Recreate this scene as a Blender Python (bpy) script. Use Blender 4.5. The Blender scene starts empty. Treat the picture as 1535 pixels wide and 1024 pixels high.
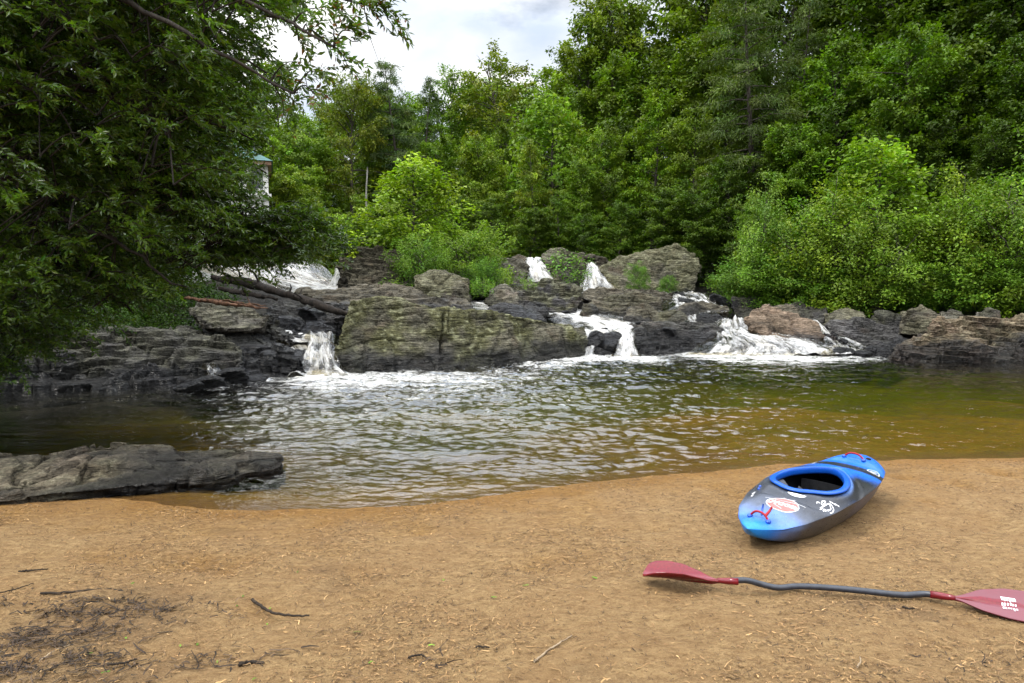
import bpy, bmesh, math, random
import numpy as np
from mathutils import Vector, Matrix, Euler

C = bpy.context.scene.collection
rnd = random.Random(7)
NR = np.random.default_rng(11)
R = math.radians

# ------------------------------------------------------------------ camera
F = 1023.0
PITCH = math.atan((512 - 440) / F)
CP, SP = math.cos(PITCH), math.sin(PITCH)
CAMZ = 1.5
ZW = -0.15                                  # pool level

def P(px, py, d):
    """world point seen at photograph pixel (px, py), at forward distance d"""
    u = (px - 767.5) / F
    v = (512 - py) / F
    return np.array([u * d, d * (CP + v * SP), CAMZ + d * (-SP + v * CP)])

def G(px, py, z):
    u = (px - 767.5) / F
    v = (512 - py) / F
    d = (z - CAMZ) / (-SP + v * CP)
    return P(px, py, d)

cam = bpy.data.cameras.new('camera')
cam.sensor_width = 36
cam.lens = 36 * F / 1535
cam.clip_start = 0.05
cam.clip_end = 1000
co = bpy.data.objects.new('camera', cam)
co.location = (0, 0, CAMZ)
co.rotation_euler = (math.pi / 2 - PITCH, 0, 0)
C.objects.link(co)
bpy.context.scene.camera = co

# ------------------------------------------------------------------ noise
_g = np.random.default_rng(5)
_GRAD = _g.normal(size=(256, 3))
_GRAD /= np.linalg.norm(_GRAD, axis=1)[:, None]
_PERM = _g.permutation(256)

def perlin(p, seed=0):
    p = np.asarray(p, float)
    i = np.floor(p).astype(np.int64)
    f = p - i
    w = f * f * f * (f * (f * 6 - 15) + 10)
    out = 0
    for dx in (0, 1):
        for dy in (0, 1):
            for dz in (0, 1):
                h = _PERM[(i[:, 0] + dx + seed * 17) & 255]
                h = _PERM[(h + i[:, 1] + dy) & 255]
                h = _PERM[(h + i[:, 2] + dz) & 255]
                g = _GRAD[h]
                dot = g[:, 0] * (f[:, 0] - dx) + g[:, 1] * (f[:, 1] - dy) + g[:, 2] * (f[:, 2] - dz)
                wx = w[:, 0] if dx else 1 - w[:, 0]
                wy = w[:, 1] if dy else 1 - w[:, 1]
                wz = w[:, 2] if dz else 1 - w[:, 2]
                out = out + dot * wx * wy * wz
    return out

def fbm(p, octv=4, seed=0, gain=0.5):
    p = np.asarray(p, float)
    a, s, out = 1.0, 1.0, 0
    for k in range(octv):
        out = out + a * perlin(p * s + 13.7 * k, seed + k)
        a *= gain
        s *= 2.03
    return out

def xyz(x, y, z=0):
    x = np.asarray(x, float)
    y = np.broadcast_to(y, x.shape)
    z = np.broadcast_to(z, x.shape)
    return np.stack([x.ravel(), y.ravel(), z.ravel()], 1)

def sstep(a, b, x):
    t = np.clip((x - a) / (b - a), 0, 1)
    return t * t * (3 - 2 * t)

# ------------------------------------------------------------------ mesh helpers
def mesh_np(name, V, Fc, smooth=True, attrs=None):
    V = np.ascontiguousarray(V, np.float32)
    me = bpy.data.meshes.new(name)
    Fc = np.ascontiguousarray(Fc, np.int32)
    n, k = Fc.shape
    me.vertices.add(len(V))
    me.vertices.foreach_set('co', V.ravel())
    me.loops.add(n * k)
    me.loops.foreach_set('vertex_index', Fc.ravel())
    me.polygons.add(n)
    me.polygons.foreach_set('loop_start', np.arange(0, n * k, k, dtype=np.int32))
    me.update(calc_edges=True)
    me.polygons.foreach_set('use_smooth', np.full(n, smooth, bool))
    for an, av in (attrs or {}).items():
        add_attr(me, an, av)
    me.update()
    return me

def add_attr(me, an, av):
    av = np.asarray(av, np.float32)
    if av.ndim == 1:
        a = me.attributes.new(an, 'FLOAT', 'POINT')
        a.data.foreach_set('value', av)
    else:
        if av.shape[1] == 3:
            av = np.concatenate([av, np.ones((len(av), 1), np.float32)], 1)
        a = me.attributes.new(an, 'FLOAT_COLOR', 'POINT')
        a.data.foreach_set('color', np.ascontiguousarray(av).ravel())

def obj(name, me, mat=None, parent=None):
    o = bpy.data.objects.new(name, me)
    if mat is not None and len(me.materials) == 0:
        me.materials.append(mat)
    C.objects.link(o)
    if parent is not None:
        o.parent = parent
    return o

def tag(o, label=None, cat=None, group=None, kind=None):
    if label: o['label'] = label
    if cat: o['category'] = cat
    if group: o['group'] = group
    if kind: o['kind'] = kind
    return o

def thing(name, label, cat, loc=(0, 0, 0), group=None):
    o = bpy.data.objects.new(name, None)
    o.empty_display_size = 0.1
    o.location = [float(a) for a in loc]
    C.objects.link(o)
    return tag(o, label, cat, group)

def grid_faces(nu, nv, off=0, wrap_v=False):
    i = np.arange(nu - 1)[:, None]
    j = np.arange(nv if wrap_v else nv - 1)[None, :]
    j2 = (j + 1) % nv
    a = i * nv + j
    b = (i + 1) * nv + j
    c = (i + 1) * nv + j2
    d = i * nv + j2
    return np.stack([a, b, c, d], -1).reshape(-1, 4) + off

class Tubes:
    """collects tapered tubes into one mesh"""
    def __init__(s): s.V, s.F, s.n = [], [], 0
    def add(s, pts, radii, sides=6):
        pts = np.asarray(pts, float)
        radii = np.broadcast_to(np.asarray(radii, float), (len(pts),))
        t = np.gradient(pts, axis=0)
        t /= np.linalg.norm(t, axis=1)[:, None] + 1e-9
        ref = np.array([0.31, 0.17, 0.93]) if abs(t[:, 2]).mean() < .8 else np.array([.93, .31, .1])
        a = np.cross(t, ref); a /= np.linalg.norm(a, axis=1)[:, None] + 1e-9
        b = np.cross(t, a)
        ang = np.arange(sides) / sides * 2 * math.pi
        V = pts[:, None] + radii[:, None, None] * (a[:, None] * np.cos(ang)[None, :, None] + b[:, None] * np.sin(ang)[None, :, None])
        V = V.reshape(-1, 3)
        m = len(pts)
        V = np.concatenate([V, pts[:1], pts[-1:]])
        f = grid_faces(m, sides, s.n, True)
        k = np.arange(sides)
        c0 = np.stack([k * 0 + m * sides, (k + 1) % sides, k, k * 0 + m * sides], 1)
        c1 = np.stack([k * 0 + m * sides + 1, (m - 1) * sides + k, (m - 1) * sides + (k + 1) % sides, k * 0 + m * sides + 1], 1)
        s.V.append(V); s.F.append(f)
        s.T = getattr(s, 'T', [])
        s.T.append(c0[:, :3] + s.n); s.T.append(c1[:, :3] + s.n)
        s.n += len(V)
    def mesh(s, name):
        V = np.concatenate(s.V)
        Q = np.concatenate(s.F)
        T = np.concatenate(s.T)
        tri = np.concatenate([Q[:, [0, 1, 2]], Q[:, [0, 2, 3]], T])
        return mesh_np(name, V, tri)

def curve_pts(ctrl, n):
    """smooth path through control points (Catmull-Rom)"""
    c = np.asarray(ctrl, float)
    c = np.concatenate([2 * c[:1] - c[1:2], c, 2 * c[-1:] - c[-2:-1]])
    m = len(c) - 3
    t = np.linspace(0, m - 1e-6, n)
    i = t.astype(int); f = (t - i)[:, None]
    p0, p1, p2, p3 = c[i], c[i + 1], c[i + 2], c[i + 3]
    return .5 * (2 * p1 + (p2 - p0) * f + (2 * p0 - 5 * p1 + 4 * p2 - p3) * f ** 2 + (3 * p1 - p0 - 3 * p2 + p3) * f ** 3)

# ------------------------------------------------------------------ materials
def new_mat(name):
    m = bpy.data.materials.new(name)
    m.use_nodes = True
    nt = m.node_tree
    nt.nodes.clear()
    return m, nt

def nd(nt, t, ins=None, **kw):
    n = nt.nodes.new(t)
    for k, v in kw.items(): setattr(n, k, v)
    for k, v in (ins or {}).items():
        if isinstance(v, bpy.types.NodeSocket): nt.links.new(v, n.inputs[k])
        else: n.inputs[k].default_value = v
    return n

def mixc(nt, fac, a, b, mode='MIX'):
    n = nd(nt, 'ShaderNodeMix', data_type='RGBA', blend_type=mode)
    for idx, v in ((0, fac), (6, a), (7, b)):
        if isinstance(v, bpy.types.NodeSocket): nt.links.new(v, n.inputs[idx])
        else: n.inputs[idx].default_value = v if idx == 0 else (tuple(v) + (1,))[:4]
    return n.outputs[2]

def ramp(nt, fac, stops, interp='LINEAR'):
    n = nd(nt, 'ShaderNodeValToRGB', {'Fac': fac})
    n.color_ramp.interpolation = interp
    e = n.color_ramp.elements
    while len(e) < len(stops): e.new(0.5)
    for k, (p, c) in enumerate(stops):
        e[k].position = p
        e[k].color = (c, c, c, 1) if isinstance(c, (int, float)) else tuple(c) + (1,)
    return n.outputs['Color']

def mth(nt, op, a, b=0.0, c=0.0):
    n = nd(nt, 'ShaderNodeMath', operation=op)
    for k, v in enumerate((a, b, c)):
        if isinstance(v, bpy.types.NodeSocket): nt.links.new(v, n.inputs[k])
        else: n.inputs[k].default_value = v
    return n.outputs[0]

def noise(nt, vec, scale, detail=4, rough=.55, out='Fac'):
    return nd(nt, 'ShaderNodeTexNoise', {'Vector': vec, 'Scale': scale, 'Detail': detail, 'Roughness': rough}).outputs[out]

def pos(nt):
    return nd(nt, 'ShaderNodeNewGeometry').outputs['Position']

def out(nt, sh, vol=None):
    o = nd(nt, 'ShaderNodeOutputMaterial', {'Surface': sh})
    if vol is not None: nt.links.new(vol, o.inputs['Volume'])

def principled(nt, color, rough=.6, spec=.5, bump=None, dist=.02, strength=1.0, **kw):
    b = nd(nt, 'ShaderNodeBsdfPrincipled', {'Base Color': color if isinstance(color, bpy.types.NodeSocket) else tuple(color) + (1,),
                                            'Roughness': rough, 'Specular IOR Level': spec})
    for k, v in kw.items():
        b.inputs[k].default_value = v
    if bump is not None:
        bn = nd(nt, 'ShaderNodeBump', {'Height': bump, 'Distance': dist, 'Strength': strength})
        nt.links.new(bn.outputs[0], b.inputs['Normal'])
    return b.outputs[0]

def mat_plain(name, color, rough=.5, spec=.5, var=.25, scale=30, bump=.003):
    m, nt = new_mat(name)
    tc = nd(nt, 'ShaderNodeTexCoord').outputs['Object']
    n = noise(nt, tc, scale, 5)
    a = [c * (1 - var) for c in color]; b = [min(1, c * (1 + var)) for c in color]
    col = mixc(nt, ramp(nt, n, [(.3, 0), (.7, 1)]), a, b)
    out(nt, principled(nt, col, rough, spec, n, bump))
    return m

def mat_leaf(name, gloss=.22, rough=.5, trans=.30):
    m, nt = new_mat(name)
    at = nd(nt, 'ShaderNodeAttribute', attribute_name='col').outputs['Color']
    oi = nd(nt, 'ShaderNodeObjectInfo')
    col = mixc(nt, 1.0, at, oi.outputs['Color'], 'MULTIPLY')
    b = nd(nt, 'ShaderNodeBsdfPrincipled', {'Base Color': col, 'Roughness': rough, 'Specular IOR Level': gloss})
    tcol = mixc(nt, 1.0, col, (1.1, 1.25, .5), 'MULTIPLY')
    t = nd(nt, 'ShaderNodeBsdfTranslucent', {'Color': tcol})
    mx = nd(nt, 'ShaderNodeMixShader', {0: trans, 1: b.outputs[0], 2: t.outputs[0]})
    out(nt, mx.outputs[0])
    return m

def mat_bark(name, c0, c1):
    m, nt = new_mat(name)
    tc = nd(nt, 'ShaderNodeTexCoord').outputs['Object']
    mp = nd(nt, 'ShaderNodeMapping', {'Vector': tc, 'Scale': (6, 6, 1.2)}).outputs[0]
    n = noise(nt, mp, 3, 6, .65)
    out(nt, principled(nt, mixc(nt, ramp(nt, n, [(.35, 0), (.65, 1)]), c0, c1), .85, .2, n, .04))
    return m

def mat_rock():
    m, nt = new_mat('stone')
    at = nd(nt, 'ShaderNodeAttribute', attribute_name='col').outputs['Color']
    wet = nd(nt, 'ShaderNodeAttribute', attribute_name='wet').outputs['Fac']
    ps = pos(nt)
    mp = nd(nt, 'ShaderNodeMapping', {'Vector': ps, 'Scale': (1, 1, 3.2), 'Rotation': (.12, .06, 0)}).outputs[0]
    n1 = noise(nt, mp, 7, 8, .65)
    n2 = noise(nt, ps, 34, 6, .6)
    n3 = noise(nt, mp, 2.2, 5, .6)
    v = mth(nt, 'ADD', mth(nt, 'MULTIPLY', n1, .9), mth(nt, 'MULTIPLY', n2, .6))
    k = ramp(nt, v, [(.45, .16), (.72, .75), (1.0, 1.8)])
    col = mixc(nt, 1.0, at, k, 'MULTIPLY')
    lines = noise(nt, nd(nt, 'ShaderNodeMapping', {'Vector': ps, 'Scale': (.9, .9, 11), 'Rotation': (.2, .09, 0)}).outputs[0], 2.0, 6, .7)
    lk = ramp(nt, lines, [(.36, .30), (.46, 1.0), (.60, 1.0), (.70, 1.5)])
    col = mixc(nt, 1.0, col, lk, 'MULTIPLY')
    pale = ramp(nt, n2, [(.58, 0), (.68, .35)])
    dry = mth(nt, 'SUBTRACT', 1.0, wet)
    col = mixc(nt, mth(nt, 'MULTIPLY', pale, dry), col, (.30, .29, .23))
    rough = mth(nt, 'MULTIPLY_ADD', wet, -.55, .85)
    hgt = mth(nt, 'ADD', mth(nt, 'ADD', n1, mth(nt, 'MULTIPLY', n2, .4)), mth(nt, 'MULTIPLY', lines, .9))
    b = nd(nt, 'ShaderNodeBsdfPrincipled', {'Base Color': col, 'Roughness': rough, 'Specular IOR Level': mth(nt, 'MULTIPLY_ADD', wet, .2, .2)})
    bn = nd(nt, 'ShaderNodeBump', {'Height': hgt, 'Distance': .22, 'Strength': 1.0})
    nt.links.new(bn.outputs[0], b.inputs['Normal'])
    out(nt, b.outputs[0])
    return m

M_ROCK = mat_rock()

# ------------------------------------------------------------------ plan of the ground
shore_px = [(-500, 752), (0, 750), (150, 744), (300, 762), (480, 765), (620, 757), (740, 742), (870, 726), (1000, 711), (1150, 698), (1300, 691), (1535, 685), (1900, 680), (2600, 672)]
_s = np.array([G(x, y, ZW)[:2] for x, y in shore_px])
def shore_y(x):
    return np.interp(x, _s[:, 0], _s[:, 1])
far_px = [(-600, 650), (0, 614), (250, 592), (330, 580), (450, 574), (520, 566), (750, 555), (870, 540), (1000, 534), (1100, 532), (1300, 534), (1380, 546), (1535, 550), (1900, 575), (2600, 640)]
_f = np.array([G(x, y, ZW)[:2] for x, y in far_px])
def far_y(x):
    return np.interp(x, _f[:, 0], _f[:, 1])

def ground_z(x, y):
    x = np.asarray(x, float); y = np.asarray(y, float)
    sh = (x.shape)
    x = x.ravel(); y = y.ravel()
    ys, yf = shore_y(x), far_y(x)
    tb = np.clip(ys - np.maximum(y, 2.0), 0, None)
    beach = ZW + np.minimum(tb * .10, .03 + tb * .034)
    t = (y - ys)
    bed = ZW - np.minimum(t * .10, .12 + t * .055)
    bed = np.maximum(bed, -1.25)
    z = np.where(y < ys, beach, bed)
    # cascade: the ledge the river comes down
    e = y - yf
    casc = np.interp(y, [10, 14.5, 18.0, 20, 22, 25, 28.3, 29.8, 31, 40], [-.45, -.4, -.45, .05, .35, .75, .95, 1.6, 2.1, 2.35])
    k = sstep(-.3, .5, e)
    z = z * (1 - k) + casc * k
    # left bank
    xl = np.interp(y, [0, 9, 11, 14, 17, 22, 26, 34, 60], [-13, -12.5, -11.5, -10, -10.5, -13, -16, -20, -26])
    b = np.clip(xl - x, 0, None)
    zl = np.interp(b, [0, .4, 2, 8, 20, 60], [0, .5, 1.2, 3.2, 8, 20]) * sstep(6, 9, y)
    # right bank
    xr = np.interp(y, [0, 6, 14, 17, 19, 22, 26, 30, 34, 60], [16, 15, 15, 15, 14, 11.5, 9.5, 9.5, 10, 16])
    b2 = np.clip(x - xr, 0, None)
    zr = np.interp(b2, [0, .5, 2, 6, 14, 30, 60], [0, .5, 0.8, 1.5, 3.5, 9, 16]) * sstep(5, 12, y)
    hill = np.clip(y - 40, 0, None) * .07
    z = z + zl + zr + hill * sstep(40, 44, y) + np.where(y > 12, 0, 0)
    # soft unevenness
    n = fbm(xyz(x * .35, y * .35), 3, 3)
    z = z + n * np.where(y < ys + .5, .03 * sstep(.1, 1.2, ys - y), .25 * sstep(0, 1, np.abs(e) + .3))
    return z.reshape(sh)

def sand_z(x, y):
    x = np.asarray(x, float); y = np.asarray(y, float)
    z = ground_z(x, y)
    sy = shore_y(x)
    near = sstep(9, 7, y) * sstep(.02, .9, sy - y)
    d = fbm(xyz(x * 3.0, y * 3.0), 4, 21) * .022 + fbm(xyz(x * 9, y * 13), 3, 31) * .012 + fbm(xyz(x * 24, y * 30), 2, 33) * .006
    foot = np.clip(fbm(xyz(x * 1.9, y * 1.9, 5), 2, 41) - .12, 0, 1) * -.07
    return z + (d + foot) * near + fbm(xyz(x * 1.4, y * .5, 2), 3, 51) * .006 * sstep(9, 7, y)

def gz(x, y):
    return float(ground_z(np.array([x]), np.array([y]))[0])

def build_ground():
    # one sheet: close rows near the camera, wide rows towards the horizon
    ys = np.concatenate([np.linspace(-14, 1.2, 24), np.arange(1.3, 9, .035), np.arange(9, 34, .22), np.geomspace(34.3, 420, 60)])
    xs = np.concatenate([-np.geomspace(300, 7.1, 50), np.arange(-7, 9, .045), np.geomspace(9.1, 300, 70)])
    X, Y = np.meshgrid(xs, ys, indexing='xy')
    Z = sand_z(X.ravel(), Y.ravel())
    x, y, z = X.ravel(), Y.ravel(), Z.ravel()
    sy = shore_y(x)
    near = sstep(9, 7, y)
    V = np.stack([x, y, z], 1)
    sand = sstep(1.0, -1.0, y - far_y(x) + .3)
    rocky = (1 - sand) * sstep(36, 30, y)
    xl = np.interp(y, [0, 9, 11, 14, 17, 22, 26, 34, 60], [-13, -12.5, -11.5, -10, -10.5, -13, -16, -20, -26])
    xr = np.interp(y, [0, 6, 14, 17, 19, 22, 26, 30, 34, 60], [16, 15, 15, 15, 14, 11.5, 9.5, 9.5, 10, 16])
    forest = np.maximum(sstep(.3, 1.6, xl - x), sstep(.3, 1.6, x - xr)) * sstep(6, 10, y)
    forest = np.maximum(forest, sstep(30, 36, y))
    wetn = fbm(xyz(x * 1.2, y * 1.2, 9), 3, 61) * .05
    wet = sstep(.075, .0, z - ZW - .008 + wetn * .7)
    soil = sstep(.05, .35, fbm(xyz(x * 1.3 + 2, y * 2.2, 4), 4, 71) + .75 * np.exp(-(((x + 2.0) / .75) ** 2 + ((y - 3.05) / .3) ** 2)) + .5 * np.exp(-(((x + 1.75) / .6) ** 2 + ((y - 2.7) / .25) ** 2)) - .25)
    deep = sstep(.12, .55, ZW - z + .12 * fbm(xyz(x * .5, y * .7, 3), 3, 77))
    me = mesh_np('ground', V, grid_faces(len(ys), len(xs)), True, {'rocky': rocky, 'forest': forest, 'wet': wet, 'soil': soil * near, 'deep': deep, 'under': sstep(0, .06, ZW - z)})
    m, nt = new_mat('ground')
    A = lambda n: nd(nt, 'ShaderNodeAttribute', attribute_name=n).outputs['Fac']
    ps = pos(nt)
    n1 = noise(nt, ps, 60, 6, .7)
    n2 = noise(nt, ps, 3.0, 5, .6)
    n3 = noise(nt, nd(nt, 'ShaderNodeMapping', {'Vector': ps, 'Scale': (.7, 1.2, 1)}).outputs[0], 22, 4, .6)
    n4 = noise(nt, ps, 240, 3, .7)
    v = mth(nt, 'ADD', mth(nt, 'MULTIPLY', n1, .45), mth(nt, 'ADD', mth(nt, 'MULTIPLY', n3, .45), mth(nt, 'MULTIPLY', n4, .3)))
    sandc = mixc(nt, ramp(nt, v, [(.46, 0), (.74, 1)]), (.20, .112, .044), (.48, .315, .142))
    sandc = mixc(nt, ramp(nt, n2, [(.35, 0), (.7, .55)]), sandc, (.27, .15, .06))
    sandc = mixc(nt, mth(nt, 'MULTIPLY', A('soil'), .32), sandc, (.10, .062, .034))
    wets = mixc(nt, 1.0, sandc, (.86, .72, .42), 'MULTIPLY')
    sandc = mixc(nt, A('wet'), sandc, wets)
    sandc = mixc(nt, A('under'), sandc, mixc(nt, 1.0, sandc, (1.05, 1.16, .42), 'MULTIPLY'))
    sandc = mixc(nt, mth(nt, 'MULTIPLY', A('deep'), .85), sandc, (.085, .115, .012))  # bed painted darker and greener with depth, for the look of deep water
    rockc = mixc(nt, ramp(nt, noise(nt, ps, 5, 8, .7), [(.35, 0), (.65, 1)]), (.012, .012, .012), (.09, .08, .07))
    forc = mixc(nt, n3, (.025, .022, .012), (.035, .06, .014))
    col = mixc(nt, A('rocky'), sandc, rockc)
    col = mixc(nt, A('forest'), col, forc)
    rough = mth(nt, 'MULTIPLY_ADD', A('rocky'), -.5, .9)
    hgt = mth(nt, 'ADD', mth(nt, 'ADD', n1, mth(nt, 'MULTIPLY', n3, 1.8)), mth(nt, 'MULTIPLY', n4, .4))
    b = nd(nt, 'ShaderNodeBsdfPrincipled', {'Base Color': col, 'Roughness': rough, 'Specular IOR Level': .25})
    bn = nd(nt, 'ShaderNodeBump', {'Height': mth(nt, 'ADD', hgt, mth(nt, 'MULTIPLY', mth(nt, 'MULTIPLY', noise(nt, ps, 4, 6, .7), A('rocky')), 14.0)), 'Distance': .03, 'Strength': 1.0})
    nt.links.new(bn.outputs[0], b.inputs['Normal'])
    out(nt, b.outputs[0])
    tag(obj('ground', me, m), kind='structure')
build_ground()

# ------------------------------------------------------------------ rocks
TONES = {'olive': (.155, .142, .10), 'dark': (.060, .058, .058), 'brown': (.128, .112, .080), 'grey': (.165, .15, .125),
         'tan': (.135, .108, .08), 'redbrown': (.25, .18, .125), 'slate': (.09, .085, .085), 'rust': (.20, .115, .07)}
DG = bpy.context.evaluated_depsgraph_get

def rock(label, pts, thick=1.5, tone='grey', moss=0.0, wetz=None, res=.06, ext=None, taper=.88, amp=1.0, strata=1.0,
         name='boulder', cat='rock', seed=None, sink=.35, cracks=(), group=None, dip=(.10, -.22, 1.0), side_min=.3, size=None, terrace=0):
    """pts: outline of the face that is seen, (px, py, distance) each; ext: how the block runs back"""
    seed = seed if seed is not None else sum(map(ord, label)) % 97
    front = np.array([P(*p) for p in pts])
    c = front.mean(0)
    lowz = np.quantile(front[:, 2], .35)
    front = front.copy()
    front[:, 2] -= np.where(front[:, 2] < lowz, sink, 0)
    e = np.array(ext if ext is not None else (c[0] / c[1] * thick * .6, thick, -.12 * thick))
    back = c + (front - c) * taper + e
    bm = bmesh.new()
    a = [bm.verts.new(p) for p in front]; b = [bm.verts.new(p) for p in back]
    n = len(a)
    bm.faces.new(a); bm.faces.new(b[::-1])
    for i in range(n):
        bm.faces.new((a[i], b[i], b[(i + 1) % n], a[(i + 1) % n]))
    bmesh.ops.triangulate(bm, faces=bm.faces[:])
    bmesh.ops.recalc_face_normals(bm, faces=bm.faces[:])
    me = bpy.data.meshes.new('t'); bm.to_mesh(me); bm.free()
    o = bpy.data.objects.new('t', me); C.objects.link(o)
    md = o.modifiers.new('r', 'REMESH'); md.mode = 'VOXEL'; md.voxel_size = res * .68
    ms = o.modifiers.new('s', 'SMOOTH'); ms.factor = .5; ms.iterations = 2
    ev = o.evaluated_get(DG())
    m2 = bpy.data.meshes.new_from_object(ev)
    bpy.data.objects.remove(o); bpy.data.meshes.remove(me)
    nv = len(m2.vertices)
    V = np.empty(nv * 3, np.float32); m2.vertices.foreach_get('co', V); V = V.reshape(-1, 3).astype(float)
    N = np.empty(nv * 3, np.float32); m2.vertex_normals.foreach_get('vector', N); N = N.reshape(-1, 3).astype(float)
    size = size or min(1.0, np.ptp(front[:, 2]) / 1.2 + .3)
    amp *= 1.15
    off = seed * 3.1
    # blocks, beds and joints of the stone
    w = V @ np.array(dip) + .12 * perlin(V * 1.1 + off, 3)
    bed = perlin(np.stack([V[:, 0] * .35 + off, V[:, 1] * .35, w * 5.5], 1), seed)
    bed2 = perlin(np.stack([V[:, 0] * .9 + off, V[:, 1] * .9, w * 13], 1), seed + 1)
    bed = np.sign(bed) * np.abs(bed) ** .6
    side = np.clip(1.15 - np.abs(N[:, 2]), side_min, 1)
    chunk = fbm(V * np.array([1.1, 1.1, 1.6]) + off, 3, seed + 2)
    fine = fbm(V * 4.5 + off, 3, seed + 5)
    # beds of stone broken into blocks, each standing a little proud of or behind its neighbours
    def blocks(th, wl, sd_):
        wv = (w + .05 * fbm(V * .8 + off, 2, sd_)) / th + 50
        bi = np.floor(wv)
        hz = (V[:, 0] + .35 * V[:, 1] + .12 * perlin(V * 2.2 + off, sd_ + 1)) / wl + 50 + (np.sin(bi * 12.9 + sd_) * 43.7) % 1
        hi = np.floor(hz)
        val = (np.sin(bi * 12.9898 + hi * 78.233 + sd_ * 3.7) * 43758.5453) % 1
        fw, fh = wv - bi, hz - hi
        seam = np.exp(-(np.minimum(fw, 1 - fw) / .10) ** 2) + .5 * np.exp(-(np.minimum(fh, 1 - fh) * wl / th / .10) ** 2)
        return val - .5 - .45 * np.clip(seam, 0, 1)
    bsz = .5 + .5 * size
    bl = blocks(.30 * bsz, .9 * bsz, seed) * .9 + blocks(.115 * bsz, .42 * bsz, seed + 3) * .55
    joint = -np.exp(-(perlin(V * np.array([1.3, 1.3, .5]) + off + 40, seed + 9) / .035) ** 2)
    disp = amp * size * (chunk * .20 + fine * .05 + fbm(V * 13 + off, 2, seed + 12) * .014 + strata * side * (bed * .06 + bed2 * .035 + bl * .20) + joint * .06)
    for (cx, cy, cd, hw, dep, z0, z1) in cracks:
        q = P(cx, cy, cd)
        wob = .03 * perlin(np.stack([V[:, 2] * 3, V[:, 2] * 0, V[:, 2] * 0 + off], 1), 1)
        disp -= dep * np.exp(-((V[:, 0] - q[0] + wob) / hw) ** 2) * sstep(z0 - .1, z0 + .05, V[:, 2]) * sstep(z1 + .1, z1, V[:, 2]) * (V[:, 1] < c[1] + .6)
    V2 = V + N * disp[:, None]
    if terrace:
        # beds weathered back in steps, with open seams between them
        zz = V2 @ np.array([.055, -.16, 1.0]) + .9 * terrace * fbm(V2 * np.array([.9, 1.6, 1.6]) + off, 3, 2) + .5 * terrace * perlin(V2 * np.array([3.2, 3.2, 5]) + off, 6)
        q = zz / terrace
        fr = q - np.floor(q)
        V2[:, 2] += .75 * terrace * (np.floor(q) + sstep(.36, .60, fr) - q)
        gate = sstep(-.25, .15, perlin(V2 * np.array([1.5, 1.5, 4]) + off, 7))
        V2 -= N * (np.exp(-((fr - .48) / .13) ** 2) * gate * terrace * .5)[:, None]
    m2.vertices.foreach_set('co', V2.astype(np.float32).ravel())
    # what the stone is: its own colour, the lichen on it, where it is wetted
    base = np.array(TONES[tone])
    tn = fbm(V * .9 + off + 7, 3, seed + 3)
    col = base[None] * (1 + .7 * tn + .45 * bed + .5 * bl)[:, None]
    warm = sstep(.1, .5, fbm(V * 1.7 + off + 3, 3, seed + 4))[:, None]
    col = col * (1 - .2 * warm) + np.array(TONES['rust']) * .2 * warm * (base.mean() / .13)
    ms_ = moss * sstep(-.15, .35, fbm(V * 1.4 + off, 4, seed + 6) + .35 * N[:, 2] + .25 * (V[:, 2] - c[2]))
    spots = sstep(.05, .3, fbm(V * 6 + off, 3, seed + 8))[:, None]
    mcol = np.array([.125, .122, .050]) * (1 - spots) + np.array([.32, .32, .18]) * spots
    col = col * (1 - ms_[:, None]) + mcol * ms_[:, None]
    if wetz is None: wetz = -9
    wet = sstep(.16, -.16, V[:, 2] - wetz + .45 * fbm(V * np.array([1.1, 1.1, .7]) + off + 9, 3, seed + 7) - .1 * N[:, 2])
    if wetz > 50: wet = np.ones(nv)
    col = col * (1 - wet[:, None]) + (np.array([.018, .018, .020]) * (1 + .5 * tn[:, None])) * wet[:, None] * .75 + col * wet[:, None] * .16
    add_attr(m2, 'col', np.clip(col, .004, 1)); add_attr(m2, 'wet', wet)
    m2.name = name
    m2.polygons.foreach_set('use_smooth', np.zeros(len(m2.polygons), bool))
    m2.materials.clear()
    ob = obj(name, m2, M_ROCK)
    return tag(ob, label, cat, group)

# ------------------------------------------------------------------ rocks, one by one
Z0 = ZW
rock('wide olive lichened rock face with a vertical crack, black wet foot in the pool',
     [(500, 566, 13.7), (560, 569, 13.8), (640, 562, 14.2), (730, 553, 14.9), (800, 544, 15.9), (872, 536, 17.2), (882, 512, 17.6), (878, 490, 18.2), (820, 481, 17.2), (760, 471, 16.4), (700, 465, 15.9), (640, 457, 15.5), (590, 446, 15.3), (545, 445, 15.0), (524, 451, 14.7), (508, 500, 14.0), (498, 530, 13.7)],
     thick=1.9, tone='olive', moss=.95, wetz=.20, res=.045, amp=.75, strata=.42, seed=4, sink=.5, ext=(-.2, 2.0, -.25),
     cracks=[(658, 500, 14.6, .028, .22, .25, 1.0)])
rock('long layered dark ledge under the overhanging branches on the left bank',
     [(-120, 640, 10.2), (0, 618, 10.7), (120, 602, 11.1), (250, 594, 11.5), (330, 584, 11.9), (365, 572, 12.3), (362, 545, 12.7), (350, 520, 13.1), (300, 502, 13.3), (240, 496, 13.2), (150, 495, 12.9), (60, 500, 12.5), (-120, 505, 12)],
     terrace=0.13, thick=3.0, tone='slate', moss=.3, wetz=.22, res=.05, amp=.9, strata=1.5, seed=11, sink=.5, ext=(-.6, 3.2, -.2))  # slate tone carries the shade of the overhanging tree in its colour
rock('blocky black wet rock between the little trickle and the left chute',
     [(330, 582, 12.2), (430, 575, 12.9), (452, 560, 13.3), (448, 535, 13.5), (405, 512, 13.8), (385, 500, 14.2), (330, 500, 14.2), (300, 515, 13.5), (320, 545, 12.8)],
     terrace=0.12, thick=2.0, tone='dark', moss=.12, wetz=.55, res=.05, seed=8, strata=1.1)
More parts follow.
